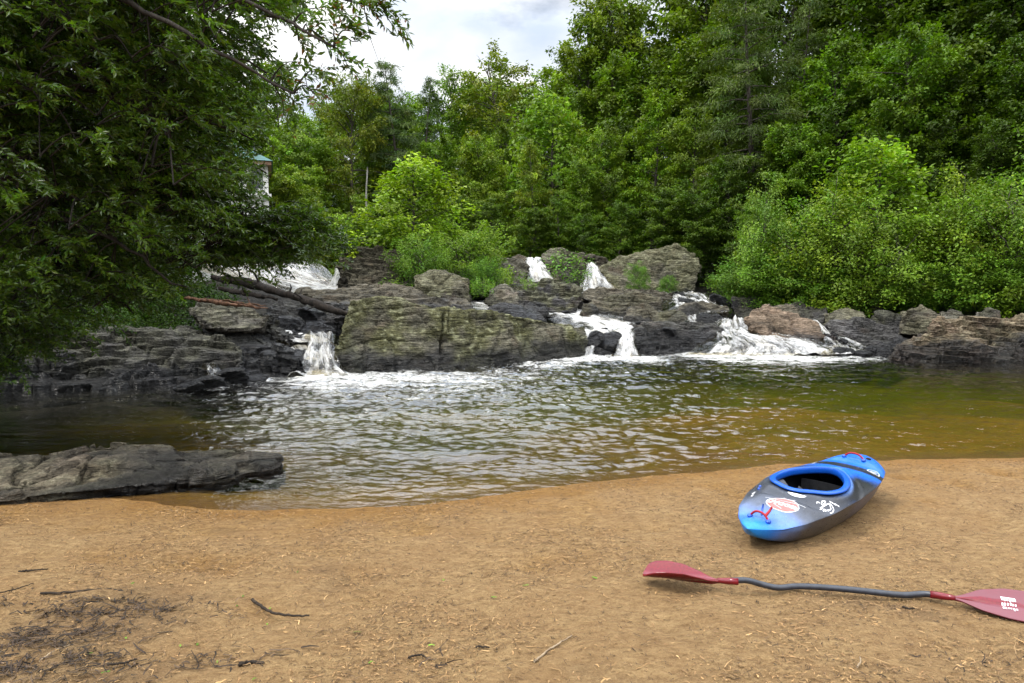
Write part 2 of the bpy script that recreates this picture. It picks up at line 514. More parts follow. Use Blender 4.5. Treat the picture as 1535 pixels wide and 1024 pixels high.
rock('flat tilted grey slab resting on top of the left bank rocks',
     [(284, 468, 13.6), (300, 487, 13.4), (350, 492, 13.6), (392, 490, 14.0), (402, 474, 14.3), (360, 462, 14.8), (320, 452, 15.0), (290, 452, 14.6)],
     terrace=0.08, thick=1.3, tone='grey', moss=.35, res=.05, seed=3, strata=.7, sink=.05)
rock('dark stepped ledge left of the upper chute lip',
     [(300, 512, 14.2), (400, 512, 14.4), (436, 525, 14.3), (440, 508, 14.6), (400, 497, 15.2), (405, 470, 16), (360, 470, 16), (300, 480, 15)],
     terrace=0.11, thick=2.2, tone='slate', moss=.15, wetz=.6, res=.06, seed=15)
rock('low black boulder sitting in the water above the left chute',
     [(430, 503, 14.8), (470, 508, 14.8), (494, 503, 15), (497, 490, 15.3), (480, 480, 15.6), (455, 478, 15.6), (438, 490, 15.2)],
     thick=.9, tone='dark', wetz=99, res=.05, seed=21, strata=.5)
rock('square black wet block at the foot of the left chute',
     [(392, 576, 13.1), (452, 574, 13.25), (455, 548, 13.4), (448, 530, 13.6), (410, 524, 13.8), (390, 535, 13.5)],
     thick=1.0, tone='dark', wetz=99, res=.045, seed=27)
rock('dark brown stepped slabs below the fallen log',
     [(395, 478, 16.0), (420, 492, 15.6), (500, 492, 15.6), (512, 474, 16.1), (480, 452, 17.4), (430, 450, 17.6), (395, 458, 17)],
     terrace=0.1, thick=2.0, tone='slate', moss=.1, wetz=.9, res=.06, seed=31)
rock('wide low shelf of black and brown stone behind the olive face',
     [(470, 450, 17.2), (560, 458, 16.9), (640, 462, 17.2), (710, 462, 18.2), (700, 446, 19.4), (640, 431, 20.4), (560, 428, 21), (490, 432, 20.6), (440, 436, 20)],
     terrace=0.11, thick=2.5, tone='brown', wetz=1.12, res=.07, seed=35, strata=.8, ext=(0, 2.2, -.9))
rock('pale boulder with an orange lichen hollow in front of the bushes',
     [(615, 430, 19.6), (660, 434, 19.4), (706, 432, 19.8), (703, 420, 20.2), (680, 412, 20.6), (640, 408, 20.8), (622, 414, 20.3)],
     thick=1.5, tone='olive', moss=.5, res=.05, seed=41, strata=.5)
rock('large square-cut brown cliff block beside the narrow left fall',
     [(504, 428, 23.2), (520, 432, 22.9), (600, 430, 22.8), (625, 425, 23), (620, 385, 24), (600, 373, 24.3), (545, 371, 24.3), (508, 378, 24.1), (515, 405, 23.4)],
     terrace=0.16, thick=3.0, tone='brown', moss=.1, res=.07, seed=45, wetz=1.55, strata=1.1)
rock('grey cliff wall behind the leafy shrubs left of the middle falls',
     [(600, 425, 24.2), (700, 428, 24.2), (788, 424, 25), (790, 398, 26), (770, 387, 26.3), (735, 378, 26.5), (660, 381, 25.5), (620, 385, 25)],
     thick=3.0, tone='grey', moss=.2, res=.08, seed=49, wetz=1.7)
rock('small rounded brown stone perched above the middle fall',
     [(768, 394, 28.2), (788, 394, 28.2), (790, 386, 28.5), (778, 382, 28.6), (768, 386, 28.4)], thick=.6, tone='brown', res=.06, seed=51, strata=.3, sink=.1)
rock('upright mossy boulder standing between the two middle falls',
     [(826, 424, 26.8), (850, 428, 26.6), (876, 426, 26.8), (884, 405, 27.3), (874, 380, 27.9), (850, 373, 28), (826, 373, 28), (813, 381, 27.8), (815, 396, 27.4)],
     thick=2.0, tone='grey', moss=.45, res=.07, seed=55, strata=.6, wetz=1.75)
rock('small brown rocks in a row behind the right middle fall',
     [(870, 397, 29.6), (905, 399, 29.6), (910, 386, 29.9), (890, 382, 30), (874, 384, 29.9)], thick=1.2, tone='brown', res=.08, seed=57)
rock('big sloping grey-brown boulder with pale lichen right of the middle falls',
     [(898, 402, 28.0), (918, 430, 26.6), (940, 440, 26.2), (1042, 440, 26.4), (1050, 400, 27.3), (1042, 378, 28), (1015, 367, 28.4), (980, 371, 28.2), (930, 384, 28.1)],
     thick=2.8, tone='olive', moss=.55, res=.07, seed=61, strata=.5, wetz=1.55)
rock('flat-topped dark block spotted with white lichen below the middle falls',
     [(766, 458, 21.6), (800, 461, 21.5), (862, 458, 21.7), (874, 445, 22.2), (870, 425, 22.9), (834, 420, 23.2), (790, 422, 23.1), (768, 430, 22.6)],
     terrace=0.12, thick=1.8, tone='slate', moss=.55, res=.055, seed=65, strata=.7, wetz=1.0)
rock('pale tan boulder left of the lichen-spotted block',
     [(728, 452, 21.0), (740, 458, 20.9), (776, 456, 21), (776, 438, 21.5), (758, 427, 21.9), (736, 432, 21.6)],
     thick=1.1, tone='grey', moss=.25, res=.05, seed=67, strata=.4)
rock('thin black ledge lying between the olive face and the channel',
     [(735, 472, 17.9), (770, 482, 17.4), (812, 482, 17.6), (818, 468, 18.4), (798, 455, 19.2), (755, 454, 19.2), (738, 462, 18.6)],
     thick=1.0, tone='dark', wetz=.9, res=.05, seed=69)
rock('long reddish slab at the foot of the right middle fall',
     [(868, 446, 23.6), (930, 452, 23.4), (1000, 450, 23.6), (1010, 441, 24.4), (960, 433, 25), (880, 433, 25)],
     terrace=0.09, thick=1.8, tone='brown', res=.07, seed=71, strata=.6, wetz=1.18)
rock('broad brown rock sloping down beside the central channel',
     [(868, 470, 21.2), (900, 476, 20.9), (960, 478, 20.8), (1005, 472, 21.2), (990, 448, 22.6), (950, 440, 23), (900, 446, 22.6), (872, 460, 21.7)],
     terrace=0.1, thick=1.6, tone='brown', moss=.2, res=.05, seed=73, strata=.6, wetz=.82)
rock('rounded dark mossy boulder above the centre of the rapids',
     [(978, 488, 19.4), (1026, 490, 19.4), (1030, 476, 19.9), (1010, 466, 20.3), (985, 470, 20.1)],
     thick=.9, tone='olive', moss=.35, res=.045, seed=75, strata=.4, wetz=.62)
rock('low brown stone in front of the broad sloping rock',
     [(942, 480, 20.2), (984, 484, 20.0), (990, 468, 20.6), (968, 458, 21), (946, 466, 20.6)],
     thick=.8, tone='brown', moss=.1, res=.045, seed=76, strata=.4, wetz=.75)
rock('dark sheer rock step right of the central fall',
     [(940, 536, 17.5), (1000, 537, 17.7), (1050, 530, 18.2), (1092, 508, 18.9), (1086, 490, 19.6), (1010, 484, 19.6), (945, 488, 19.3), (948, 510, 18.4)],
     terrace=0.1, thick=1.7, tone='slate', moss=.1, wetz=.32, res=.05, seed=77, strata=1.0)
rock('black wet block splitting the central fall into two strands',
     [(892, 538, 17.5), (928, 538, 17.5), (930, 515, 17.9), (924, 502, 18.3), (896, 503, 18.3), (890, 518, 17.9)],
     thick=1.0, tone='dark', wetz=99, res=.045, seed=79, strata=.5)
rock('long brown stone between the upper and lower right rapids',
     [(1012, 474, 21.4), (1060, 478, 21.2), (1098, 474, 21.6), (1094, 460, 22.3), (1060, 452, 22.6), (1020, 460, 22)],
     thick=1.0, tone='brown', res=.05, seed=81, strata=.5, wetz=.85)
rock('dark stone at the head of the lower right rapids',
     [(1040, 492, 20.2), (1090, 494, 20.2), (1100, 482, 20.6), (1076, 470, 21), (1050, 474, 20.8)],
     thick=.9, tone='dark', wetz=99, res=.05, seed=83, strata=.5)
rock('big reddish-brown boulder beside the lower right rapids',
     [(1120, 480, 19.6), (1130, 494, 19.2), (1160, 505, 18.7), (1195, 514, 18.3), (1226, 512, 18.3), (1235, 500, 18.7), (1216, 482, 19.3), (1190, 468, 19.9), (1150, 462, 20.2), (1125, 468, 20)],
     thick=1.5, tone='redbrown', moss=.05, res=.045, seed=85, strata=.5, wetz=.25, sink=.08)
rock('flat tan slab behind the big reddish-brown boulder',
     [(1136, 466, 20.9), (1195, 472, 20.6), (1200, 462, 21.4), (1150, 456, 21.6)], terrace=0.06, thick=.9, tone='brown', res=.06, seed=87, strata=.4)
rock('flat dark slabs in a low bed right of the brown boulder',
     [(1236, 505, 18.6), (1300, 520, 17.8), (1360, 518, 17.8), (1398, 508, 18), (1402, 490, 18.8), (1345, 478, 19.8), (1280, 478, 19.9), (1240, 488, 19.3)],
     terrace=0.09, thick=1.5, tone='slate', moss=.05, res=.05, seed=89, strata=1.2, wetz=.12)
rock('low black ledge at the water edge left of the great right boulder',
     [(1205, 528, 17.9), (1260, 534, 17.6), (1330, 537, 17.3), (1336, 526, 17.6), (1270, 517, 18.1), (1212, 514, 18.3)],
     terrace=0.06, thick=.8, tone='dark', wetz=99, res=.05, seed=91)
rock('great dark wedge-shaped boulder at the right end of the pool',
     [(1305, 546, 16.5), (1400, 552, 16.2), (1535, 555, 16), (1700, 560, 15.8), (1690, 500, 16.6), (1600, 480, 17), (1535, 476, 17.1), (1450, 473, 17.2), (1408, 480, 17), (1392, 500, 16.8), (1345, 518, 16.6)],
     terrace=0.12, thick=2.6, tone='redbrown', moss=.35, res=.05, seed=93, strata=.7, wetz=.28, ext=(1.2, 2.4, -.2))
for k, (pts, lab, tone) in enumerate([
    ([(1098, 466, 24), (1140, 466, 24), (1144, 450, 24.6), (1118, 440, 25), (1100, 448, 24.6)], 'dark bank stone under the leaves right of the upper rapids', 'dark'),
    ([(1165, 470, 22.5), (1235, 476, 22), (1240, 460, 22.5), (1200, 452, 23), (1170, 458, 22.8)], 'shadowed bank rock above the reddish-brown boulder', 'slate'),
    ([(1236, 482, 21), (1295, 486, 20.5), (1300, 468, 21.2), (1270, 460, 21.6), (1240, 466, 21.4)], 'dark mossy rock under the right bushes', 'olive'),
    ([(1350, 482, 19.5), (1405, 488, 19), (1410, 470, 19.6), (1385, 458, 20), (1358, 464, 19.8)], 'rounded tan boulder on the bank behind the dark slabs', 'brown'),
    ([(1408, 482, 18.8), (1440, 480, 18.6), (1444, 468, 19), (1424, 462, 19.2)], 'small grey stone tucked beside the great right boulder', 'grey'),
    ([(1455, 478, 18.2), (1505, 478, 18.2), (1502, 466, 18.6), (1478, 461, 18.8)], 'low grey rock showing above the great right boulder', 'grey'),
    ([(1300, 484, 20.4), (1352, 486, 20), (1352, 472, 20.6), (1320, 466, 20.8)], 'black rock in the gap between the bank boulders', 'dark')]):
    rock(lab, [(a_, b_, c_ - .8) for a_, b_, c_ in pts], thick=1.0, tone=tone, moss=.25, res=.06, seed=100 + k, strata=.5)

# the low ledge that runs out from the beach at the left: outline of its top, dropped down into the sand
rock('low ridged grey-brown ledge running from the left edge into the near water',
     [(a, b, (z - CAMZ) / (-SP + (512 - b) / F * CP)) for a, b, z in [(-260, 762, -.08), (0, 744, -.06), (100, 738, -.06), (200, 728, -.07), (330, 711, -.08), (405, 702, -.10), (418, 688, -.08), (400, 673, -.05), (340, 665, .0), (260, 668, .03), (170, 664, .055), (60, 674, .075), (-260, 690, .085)]],
     tone='tan', moss=.25, res=.021, seed=29, strata=.7, amp=.55, size=1.0, terrace=.062, ext=(0.05, .1, -.5), taper=1.05, wetz=-.14, dip=(-.06, .3, .9), side_min=.7, sink=0, name='ledge')

# stones that break the white water, all alike
stone_spots = [(906, 494, 19.2, .16), (1004, 494, 19.2, .2), (1122, 497, 20, .22), (1078, 449, 24, .3), (1030, 452, 23.4, .25), (846, 470, 22, .2),
               (1262, 528, 17.8, .25), (1290, 531, 17.6, .22), (1140, 478, 21, .25), (680, 457, 21, .3), (770, 463, 20.5, .25),
               (350, 560, 12.6, .3), (318, 572, 12.0, .25), (285, 585, 11.7, .25), (372, 572, 12.7, .25), (470, 470, 16.4, .3), (1015, 441, 25.4, .3), (960, 486, 19.6, .16)]
base_stone = rock('small black wet stone breaking the white water', [(880, 512, 17.8), (893, 514, 17.8), (906, 510, 17.9), (905, 500, 18), (893, 495, 18.1), (882, 501, 18)],
                  thick=.4, tone='dark', wetz=99, res=.035, seed=111, strata=.4, name='stone', sink=.1, group='small wet stones among the rapids')
bv = np.empty(len(base_stone.data.vertices) * 3, np.float32); base_stone.data.vertices.foreach_get('co', bv); bv = bv.reshape(-1, 3)
c0 = bv.mean(0); bv -= c0
base_stone.data.vertices.foreach_set('co', bv.ravel()); base_stone.location = [float(v) for v in c0]
base_stone.data.update()
for k, (px, py, d, s) in enumerate(stone_spots):
    o = base_stone.copy(); C.objects.link(o)
    q = P(px, py, d)
    o.location = (q[0], q[1], q[2] - .04)
    o.scale = (s / .26 * rnd.uniform(.9, 1.4), s / .26, s / .26 * rnd.uniform(.6, .9))
    o.rotation_euler = (rnd.uniform(-.2, .2), rnd.uniform(-.2, .2), rnd.uniform(0, 6.28))
# ------------------------------------------------------------------ the pool
foam_src = [(610, 583, .42, 2.0), (730, 578, .36, 2.2), (520, 588, .40, 1.7), (860, 560, .34, 2.0), (1120, 552, .34, 2.0), (475, 566, 1.0, 1.3), (560, 572, .9, 1.6), (660, 570, .75, 1.6), (440, 572, .6, .8), (760, 562, .5, 1.3), (820, 546, .75, 1.3), (890, 540, .95, 1.3), (940, 539, .95, 1.3),
            (1010, 538, .6, 1.2), (1080, 536, .95, 1.5), (1150, 538, 1.0, 1.7), (1220, 538, .9, 1.3), (1290, 537, .6, 1.0), (318, 581, .7, .5)]

def build_pool():
    ys = 4.6 * np.exp(np.linspace(0, math.log(21.5 / 4.6), 420))
    xs = np.concatenate([np.linspace(-15, -5.2, 110), np.arange(-5.15, 7, .026), np.linspace(7.05, 18, 120)])
    X, Y = np.meshgrid(xs, ys)
    x, y = X.ravel(), Y.ravel()
    wx = x + .25 * perlin(xyz(x * .8, y * .8), 5)
    wy = y + .25 * perlin(xyz(x * .8, y * .8), 6)
    chop = .58 + .42 * sstep(14, 6, np.abs(x + 0.3) * 1.6 + 3) 
    chop *= (.8 + .2 * sstep(6.2, 9, y))
    calm = sstep(-1.6, -4.5, x - (y - 9) * -.28)            # sheltered water under the branches
    chop = chop * (1 - .5 * calm)
    edge = sstep(0, .5, y - shore_y(x))
    h = .043 * perlin(xyz(wx / .31, wy / .145), 1) * (.55 + .9 * np.abs(perlin(xyz(x / 1.7, y / 1.1), 31))) + .020 * perlin(xyz(wx / .13, wy / .065), 2) + .010 * perlin(xyz(wx / .09, wy / .05), 12) + .040 * perlin(xyz(wx / 1.3, wy / .6), 3) + .022 * perlin(xyz(wx / .62, wy / .33), 8)
    fwx = .9 * fbm(xyz(x * .9, y * .9, 1), 3, 61); fwy = .8 * fbm(xyz(x * .8, y * .8, 4), 3, 62)
    foam = np.zeros_like(x); turb = np.zeros_like(x)
    for px, py, s, r in foam_src:
        q = G(px, py, ZW)
        dd = ((x + fwx - q[0]) / (r * 1.15)) ** 2 + ((y + fwy - q[1]) / (r * 1.15)) ** 2
        foam = np.maximum(foam, s * np.exp(-dd * 1.1))
        turb = np.maximum(turb, np.exp(-(((x - q[0]) / (r * 2)) ** 2 + ((y - q[1]) / (r * 2)) ** 2)))
    h = h * (.9 * chop + .6 * turb) * (.25 + .75 * edge)
    h += foam * (.05 + .05 * fbm(xyz(x * 2.2, y * 3), 3, 14))
    z = ZW + h
    n, mcols = len(ys), len(xs)
    top = np.stack([x, y, z], 1)
    low = top.copy(); low[:, 2] = -2.6
    # walls and floor close the body of water
    Ft = grid_faces(n, mcols)[:, ::-1]
    idx = np.arange(n * mcols).reshape(n, mcols)
    rim = np.concatenate([idx[0, :], idx[1:, -1], idx[-1, -2::-1], idx[-2:0:-1, 0]])
    k = len(rim); base = n * mcols
    lowv = top[rim].copy(); lowv[:, 2] = -2.6
    cx = np.array([[top[:, 0].mean(), top[:, 1].mean(), -2.6]])
    V = np.concatenate([top, lowv, cx])
    j = np.arange(k)
    side = np.stack([rim, rim[(j + 1) % k], base + (j + 1) % k, base + j], 1)
    tri = np.stack([base + j, base + (j + 1) % k, np.full(k, base + k), base + j], 1)
    fo = np.concatenate([foam, np.zeros(k + 1)])
    me = mesh_np('pool_water', V, np.concatenate([Ft, side]), True, {'foam': fo})
    # floor fan
    bm = bmesh.new(); bm.from_mesh(me); bm.verts.ensure_lookup_table()
    ctr = bm.verts[base + k]
    for q in range(k):
        bm.faces.new((bm.verts[base + q], bm.verts[base + (q + 1) % k], ctr))
    bmesh.ops.recalc_face_normals(bm, faces=bm.faces[:])
    bm.to_mesh(me); bm.free()
    m, nt = new_mat('pool_water')
    ps = pos(nt)
    mp = nd(nt, 'ShaderNodeMapping', {'Vector': ps, 'Scale': (1, 1.5, 1)}).outputs[0]
    b1 = noise(nt, mp, 9, 3, .5)
    b2 = noise(nt, mp, 26, 2, .5)
    hgt = mth(nt, 'ADD', b1, mth(nt, 'MULTIPLY', b2, .25))
    bn = nd(nt, 'ShaderNodeBump', {'Height': hgt, 'Distance': .02, 'Strength': .5}).outputs[0]
    gl = nd(nt, 'ShaderNodeBsdfGlossy', {'Color': (1, 1, 1, 1), 'Roughness': .0, 'Normal': bn}).outputs[0]
    tr = nd(nt, 'ShaderNodeBsdfTransparent', {'Color': (1, 1, 1, 1)}).outputs[0]
    fr = nd(nt, 'ShaderNodeFresnel', {'IOR': 1.62, 'Normal': bn}).outputs[0]
    wat = nd(nt, 'ShaderNodeMixShader', {0: fr, 1: tr, 2: gl}).outputs[0]
    fa = nd(nt, 'ShaderNodeAttribute', attribute_name='foam').outputs['Fac']
    n1 = noise(nt, nd(nt, 'ShaderNodeMapping', {'Vector': ps, 'Scale': (.55, 1.6, 1)}).outputs[0], 3.2, 6, .7)
    n2 = noise(nt, mp, 14, 5, .7)
    fm = mth(nt, 'ADD', fa, mth(nt, 'ADD', mth(nt, 'MULTIPLY_ADD', n1, 2.2, -1.18), mth(nt, 'MULTIPLY_ADD', n2, 1.8, -.95)))
    fk = ramp(nt, fm, [(.30, 0), (.75, .45), (1.25, .96)])
    fk = mth(nt, 'MULTIPLY', fk, ramp(nt, fa, [(.06, 0), (.25, 1)]))
    fd = nd(nt, 'ShaderNodeBsdfDiffuse', {'Color': (.66, .655, .63, 1)}).outputs[0]
    sh = nd(nt, 'ShaderNodeMixShader', {0: fk, 1: wat, 2: fd}).outputs[0]
    vol = nd(nt, 'ShaderNodeVolumeAbsorption', {'Color': (.74, .66, .02, 1), 'Density': .42}).outputs[0]
    out(nt, sh, vol)
    tag(obj('pool_water', me, m), kind='structure')
build_pool()

# ------------------------------------------------------------------ falls and runs of white water
def mat_fall():
    m, nt = new_mat('white_water')
    uv = nd(nt, 'ShaderNodeAttribute', attribute_name='flow').outputs['Vector']
    sp = nd(nt, 'ShaderNodeSeparateXYZ', {'Vector': uv})
    mp = nd(nt, 'ShaderNodeMapping', {'Vector': uv, 'Scale': (11.0, 2.0, 1)}).outputs[0]
    mp2 = nd(nt, 'ShaderNodeMapping', {'Vector': uv, 'Scale': (40, 8.0, 1)}).outputs[0]
    n1 = noise(nt, mp, 1.0, 6, .65)
    n2 = noise(nt, mp2, 1.0, 4, .65)
    cov = nd(nt, 'ShaderNodeAttribute', attribute_name='cover').outputs['Fac']
    f = mth(nt, 'ADD', cov, mth(nt, 'ADD', mth(nt, 'MULTIPLY_ADD', n1, 2.2, -1.1), mth(nt, 'MULTIPLY_ADD', n2, 1.6, -.8)))
    k = ramp(nt, f, [(.10, 0), (.6, .52), (1.2, 1)])
    wc = mixc(nt, ramp(nt, noise(nt, mp, .45, 3, .5), [(.45, 0), (.68, .5)]), (.68, .68, .67), (.52, .45, .32))
    white = nd(nt, 'ShaderNodeBsdfDiffuse', {'Color': wc}).outputs[0]
    wt = nd(nt, 'ShaderNodeBsdfTranslucent', {'Color': (.8, .8, .76, 1)}).outputs[0]
    white = nd(nt, 'ShaderNodeMixShader', {0: .25, 1: white, 2: wt}).outputs[0]
    bn = nd(nt, 'ShaderNodeBump', {'Height': n1, 'Distance': .05, 'Strength': .6}).outputs[0]
    gl = nd(nt, 'ShaderNodeBsdfGlossy', {'Color': (1, 1, 1, 1), 'Roughness': .08, 'Normal': bn}).outputs[0]
    tr = nd(nt, 'ShaderNodeBsdfTransparent', {'Color': (.80, .74, .58, 1)}).outputs[0]
    fr = nd(nt, 'ShaderNodeFresnel', {'IOR': 1.33, 'Normal': bn}).outputs[0]
    clear = nd(nt, 'ShaderNodeMixShader', {0: fr, 1: tr, 2: gl}).outputs[0]
    out(nt, nd(nt, 'ShaderNodeMixShader', {0: k, 1: clear, 2: white}).outputs[0])
    return m
M_FALL = mat_fall()

def fall(label, rows, cover=.75, bump=.10, name='waterfall', cat='waterfall', edge=.25):
    """rows: (left px, right px, py, distance) down the flow"""
    rows = np.array(rows, float)
    A = np.array([P(r[0], r[2], r[3]) for r in rows]); B = np.array([P(r[1], r[2], r[3]) for r in rows])
    length = np.linalg.norm(np.diff((A + B) / 2, axis=0), axis=1).sum()
    width = np.linalg.norm(A - B, axis=1).mean()
    nu = int(max(24, length / .035)); nv = int(max(20, width / .035))
    nu, nv = min(nu, 150), min(nv, 160)
    a = curve_pts(A, nu); b = curve_pts(B, nu)
    t = np.linspace(0, 1, nv)
    V = a[:, None] * (1 - t)[None, :, None] + b[:, None] * t[None, :, None]
    du = np.gradient(V, axis=0); dv = np.gradient(V, axis=1)
    N = np.cross(dv, du); N /= np.linalg.norm(N, axis=2)[..., None] + 1e-9
    N *= np.sign((N * np.array([0, -1, 1.0])).sum(2))[..., None]
    s = np.linspace(0, length, nu)[:, None] + 0 * t[None]
    w = (t[None] * width) + 0 * s
    sd = sum(map(ord, label)) % 83
    q = np.stack([w.ravel() * 3.4, s.ravel() * .8, np.full(w.size, sd * 1.7)], 1)
    q2 = np.stack([w.ravel() * 10, s.ravel() * 3.0, np.full(w.size, sd * 2.7)], 1)
    h = (fbm(q, 3, sd) * 1.0 + fbm(q2, 3, sd + 3) * .4).reshape(nu, nv)
    e = np.minimum(t, 1 - t)[None]
    ragged = edge * (.5 + fbm(np.stack([s.ravel() * 2.5, np.round(t)[None].repeat(nu, 0).ravel() * 9, np.full(w.size, sd)], 1), 3, 2)).reshape(nu, nv)
    inb = sstep(0, .16, e)
    V = V + N * (bump * (h * .7 + .35) * inb - .10 * (1 - inb))[..., None]
    fall_end = sstep(1, .93, np.linspace(0, 1, nu))[:, None]
    cov = cover - .12 + .8 * h - .75 * (1 - sstep(0, .20 + np.clip(ragged, 0, .3), e))
    me = mesh_np(name, V.reshape(-1, 3), grid_faces(nu, nv), True, {'cover': cov.ravel(), 'flow': np.stack([w.ravel(), s.ravel(), 0 * w.ravel()], 1)})
    return tag(obj(name, me, M_FALL), label, cat)

fall('steep creamy chute pouring into the pool left of the olive rock face', [(452, 508, 503, 14.9), (458, 507, 512, 14.6), (458, 507, 522, 14.3), (452, 511, 534, 14.05), (447, 518, 546, 13.8), (436, 528, 558, 13.6), (410, 560, 570, 13.35)], cover=.62, bump=.30)
fall('thin sheet of water sliding over the ledge above the left chute', [(380, 452, 497, 15.8), (392, 470, 502, 15.3), (402, 500, 508, 14.9), (430, 505, 514, 14.6)], cover=.7, bump=.05, name='water_run', cat='water')
fall('foaming shelf of water feeding the left chute from the side', [(398, 470, 519, 14.75), (402, 480, 526, 14.5), (425, 490, 533, 14.25), (446, 500, 541, 14.0)], cover=.72, bump=.06, name='water_run', cat='water')
fall('thin white trickle over the black rocks at the far left of the pool', [(300, 326, 545, 12.7), (305, 334, 553, 12.5), (304, 337, 565, 12.25), (298, 340, 581, 11.95)], cover=.25, bump=.06)
fall('left strand of the central fall beside the olive rock face', [(868, 900, 496, 18.7), (876, 898, 505, 18.2), (876, 895, 516, 17.9), (872, 894, 527, 17.65), (864, 900, 537, 17.45)], cover=.75, bump=.08)
fall('right strand of the central fall beside the dark step', [(915, 955, 496, 18.8), (921, 953, 504, 18.3), (921, 955, 515, 17.9), (918, 960, 526, 17.65), (908, 966, 538, 17.4)], cover=.75, bump=.1)
fall('white channel sweeping down to the lip of the central fall', [(800, 870, 460, 23.4), (806, 880, 465, 22.6), (815, 925, 471, 21.8), (832, 955, 479, 20.9), (862, 968, 488, 19.8), (872, 956, 496, 18.9), (878, 952, 502, 18.4)], cover=.72, bump=.07, name='water_run', cat='water')
fall('broad white fall half hidden by the overhanging leaves', [(240, 470, 389, 27), (280, 482, 394, 26.3), (300, 492, 402, 25.6), (330, 500, 412, 25), (370, 510, 422, 24.6), (410, 530, 431, 24.1), (420, 560, 436, 23.5)], cover=.8, bump=.10)
fall('narrow white fall against the square-cut brown cliff block', [(500, 522, 400, 25.2), (500, 521, 406, 24.9), (497, 519, 416, 24.6), (490, 518, 427, 24.3), (480, 530, 434, 23.9)], cover=.75, bump=.1)
fall('broad middle fall left of the upright mossy boulder', [(784, 815, 388, 28.0), (785, 816, 392, 27.4), (785, 822, 400, 26.9), (784, 830, 411, 26.6), (783, 840, 423, 26.3)], cover=.85, bump=.16)
fall('widening middle fall between the mossy boulder and the big sloping boulder', [(877, 896, 395, 27.6), (877, 898, 400, 27.0), (873, 909, 411, 26.5), (870, 921, 424, 26.2), (868, 936, 440, 25.9)], cover=.85, bump=.16)
fall('upper right rapids spilling under the leaves', [(968, 1062, 439, 25.6), (980, 1078, 446, 24.6), (988, 1092, 454, 23.6), (996, 1098, 462, 22.7), (1000, 1110, 470, 22.0)], cover=.5, bump=.16, name='rapids', cat='rapids')
fall('lower right rapids humping over rocks into the pool', [(1072, 1128, 481, 21.0), (1060, 1140, 488, 20.3), (1052, 1160, 496, 19.8), (1048, 1190, 505, 19.1), (1044, 1240, 513, 18.5), (1034, 1290, 523, 18.1), (1010, 1320, 536, 17.75)], cover=.55, bump=.22, name='rapids', cat='rapids')
fall('side run of white water right of the big reddish-brown boulder', [(1200, 1228, 482, 20.3), (1216, 1240, 492, 19.6), (1226, 1256, 503, 18.9), (1228, 1292, 514, 18.4), (1225, 1312, 524, 17.95), (1218, 1318, 533, 17.6)], cover=.45, bump=.1, name='rapids', cat='rapids')
fall('sheet of white water sliding behind the olive rock face', [(640, 770, 454, 22.4), (655, 800, 459, 21.4), (690, 830, 465, 20.4), (735, 850, 472, 19.6)], cover=.6, bump=.05, name='water_run', cat='water')
fall('thin wet film sliding over the low shelf below the left fall', [(415, 560, 434, 22.6), (430, 580, 440, 20.6), (450, 540, 448, 18.6), (470, 530, 456, 17.4)], cover=.12, bump=.03, name='water_run', cat='water')
fall('small pour between the brown stone and the lower right rapids', [(1010, 1050, 473, 21.6), (1004, 1060, 482, 20.8), (1015, 1062, 490, 20.2), (1040, 1068, 498, 19.8)], cover=.5, bump=.08, name='water_run', cat='water')
# ------------------------------------------------------------------ foliage
M_LEAF = mat_leaf('leaves')
M_LEAF_NEAR = mat_leaf('glossy_leaves', .6, .34, .42)
M_BARK = mat_bark('bark', (.035, .028, .022), (.11, .095, .08))
M_BARK_DARK = mat_bark('dark_bark', (.014, .011, .009), (.04, .033, .026))

def leaves_mesh(name, pos_, dirv, nrm, ln, wd, col):
    n = len(pos_)
    dirv = dirv / (np.linalg.norm(dirv, axis=1)[:, None] + 1e-9)
    side = np.cross(dirv, nrm); side /= np.linalg.norm(side, axis=1)[:, None] + 1e-9
    up = np.cross(side, dirv)
    ln = np.broadcast_to(ln, (n,))[:, None]; wd = np.broadcast_to(wd, (n,))[:, None]
    a = pos_
    b = pos_ + dirv * ln * .42 + side * wd * .5 + up * wd * .14
    c = pos_ + dirv * ln - up * ln * .06
    d = pos_ + dirv * ln * .42 - side * wd * .5 + up * wd * .14
    V = np.stack([a, b, c, d], 1).reshape(-1, 3)
    Fc = np.arange(4 * n).reshape(n, 4)
    return mesh_np(name, V, Fc, False, {'col': np.repeat(np.clip(col, .002, 1), 4, axis=0)})

def unit(v):
    return v / (np.linalg.norm(v, axis=-1, keepdims=True) + 1e-9)

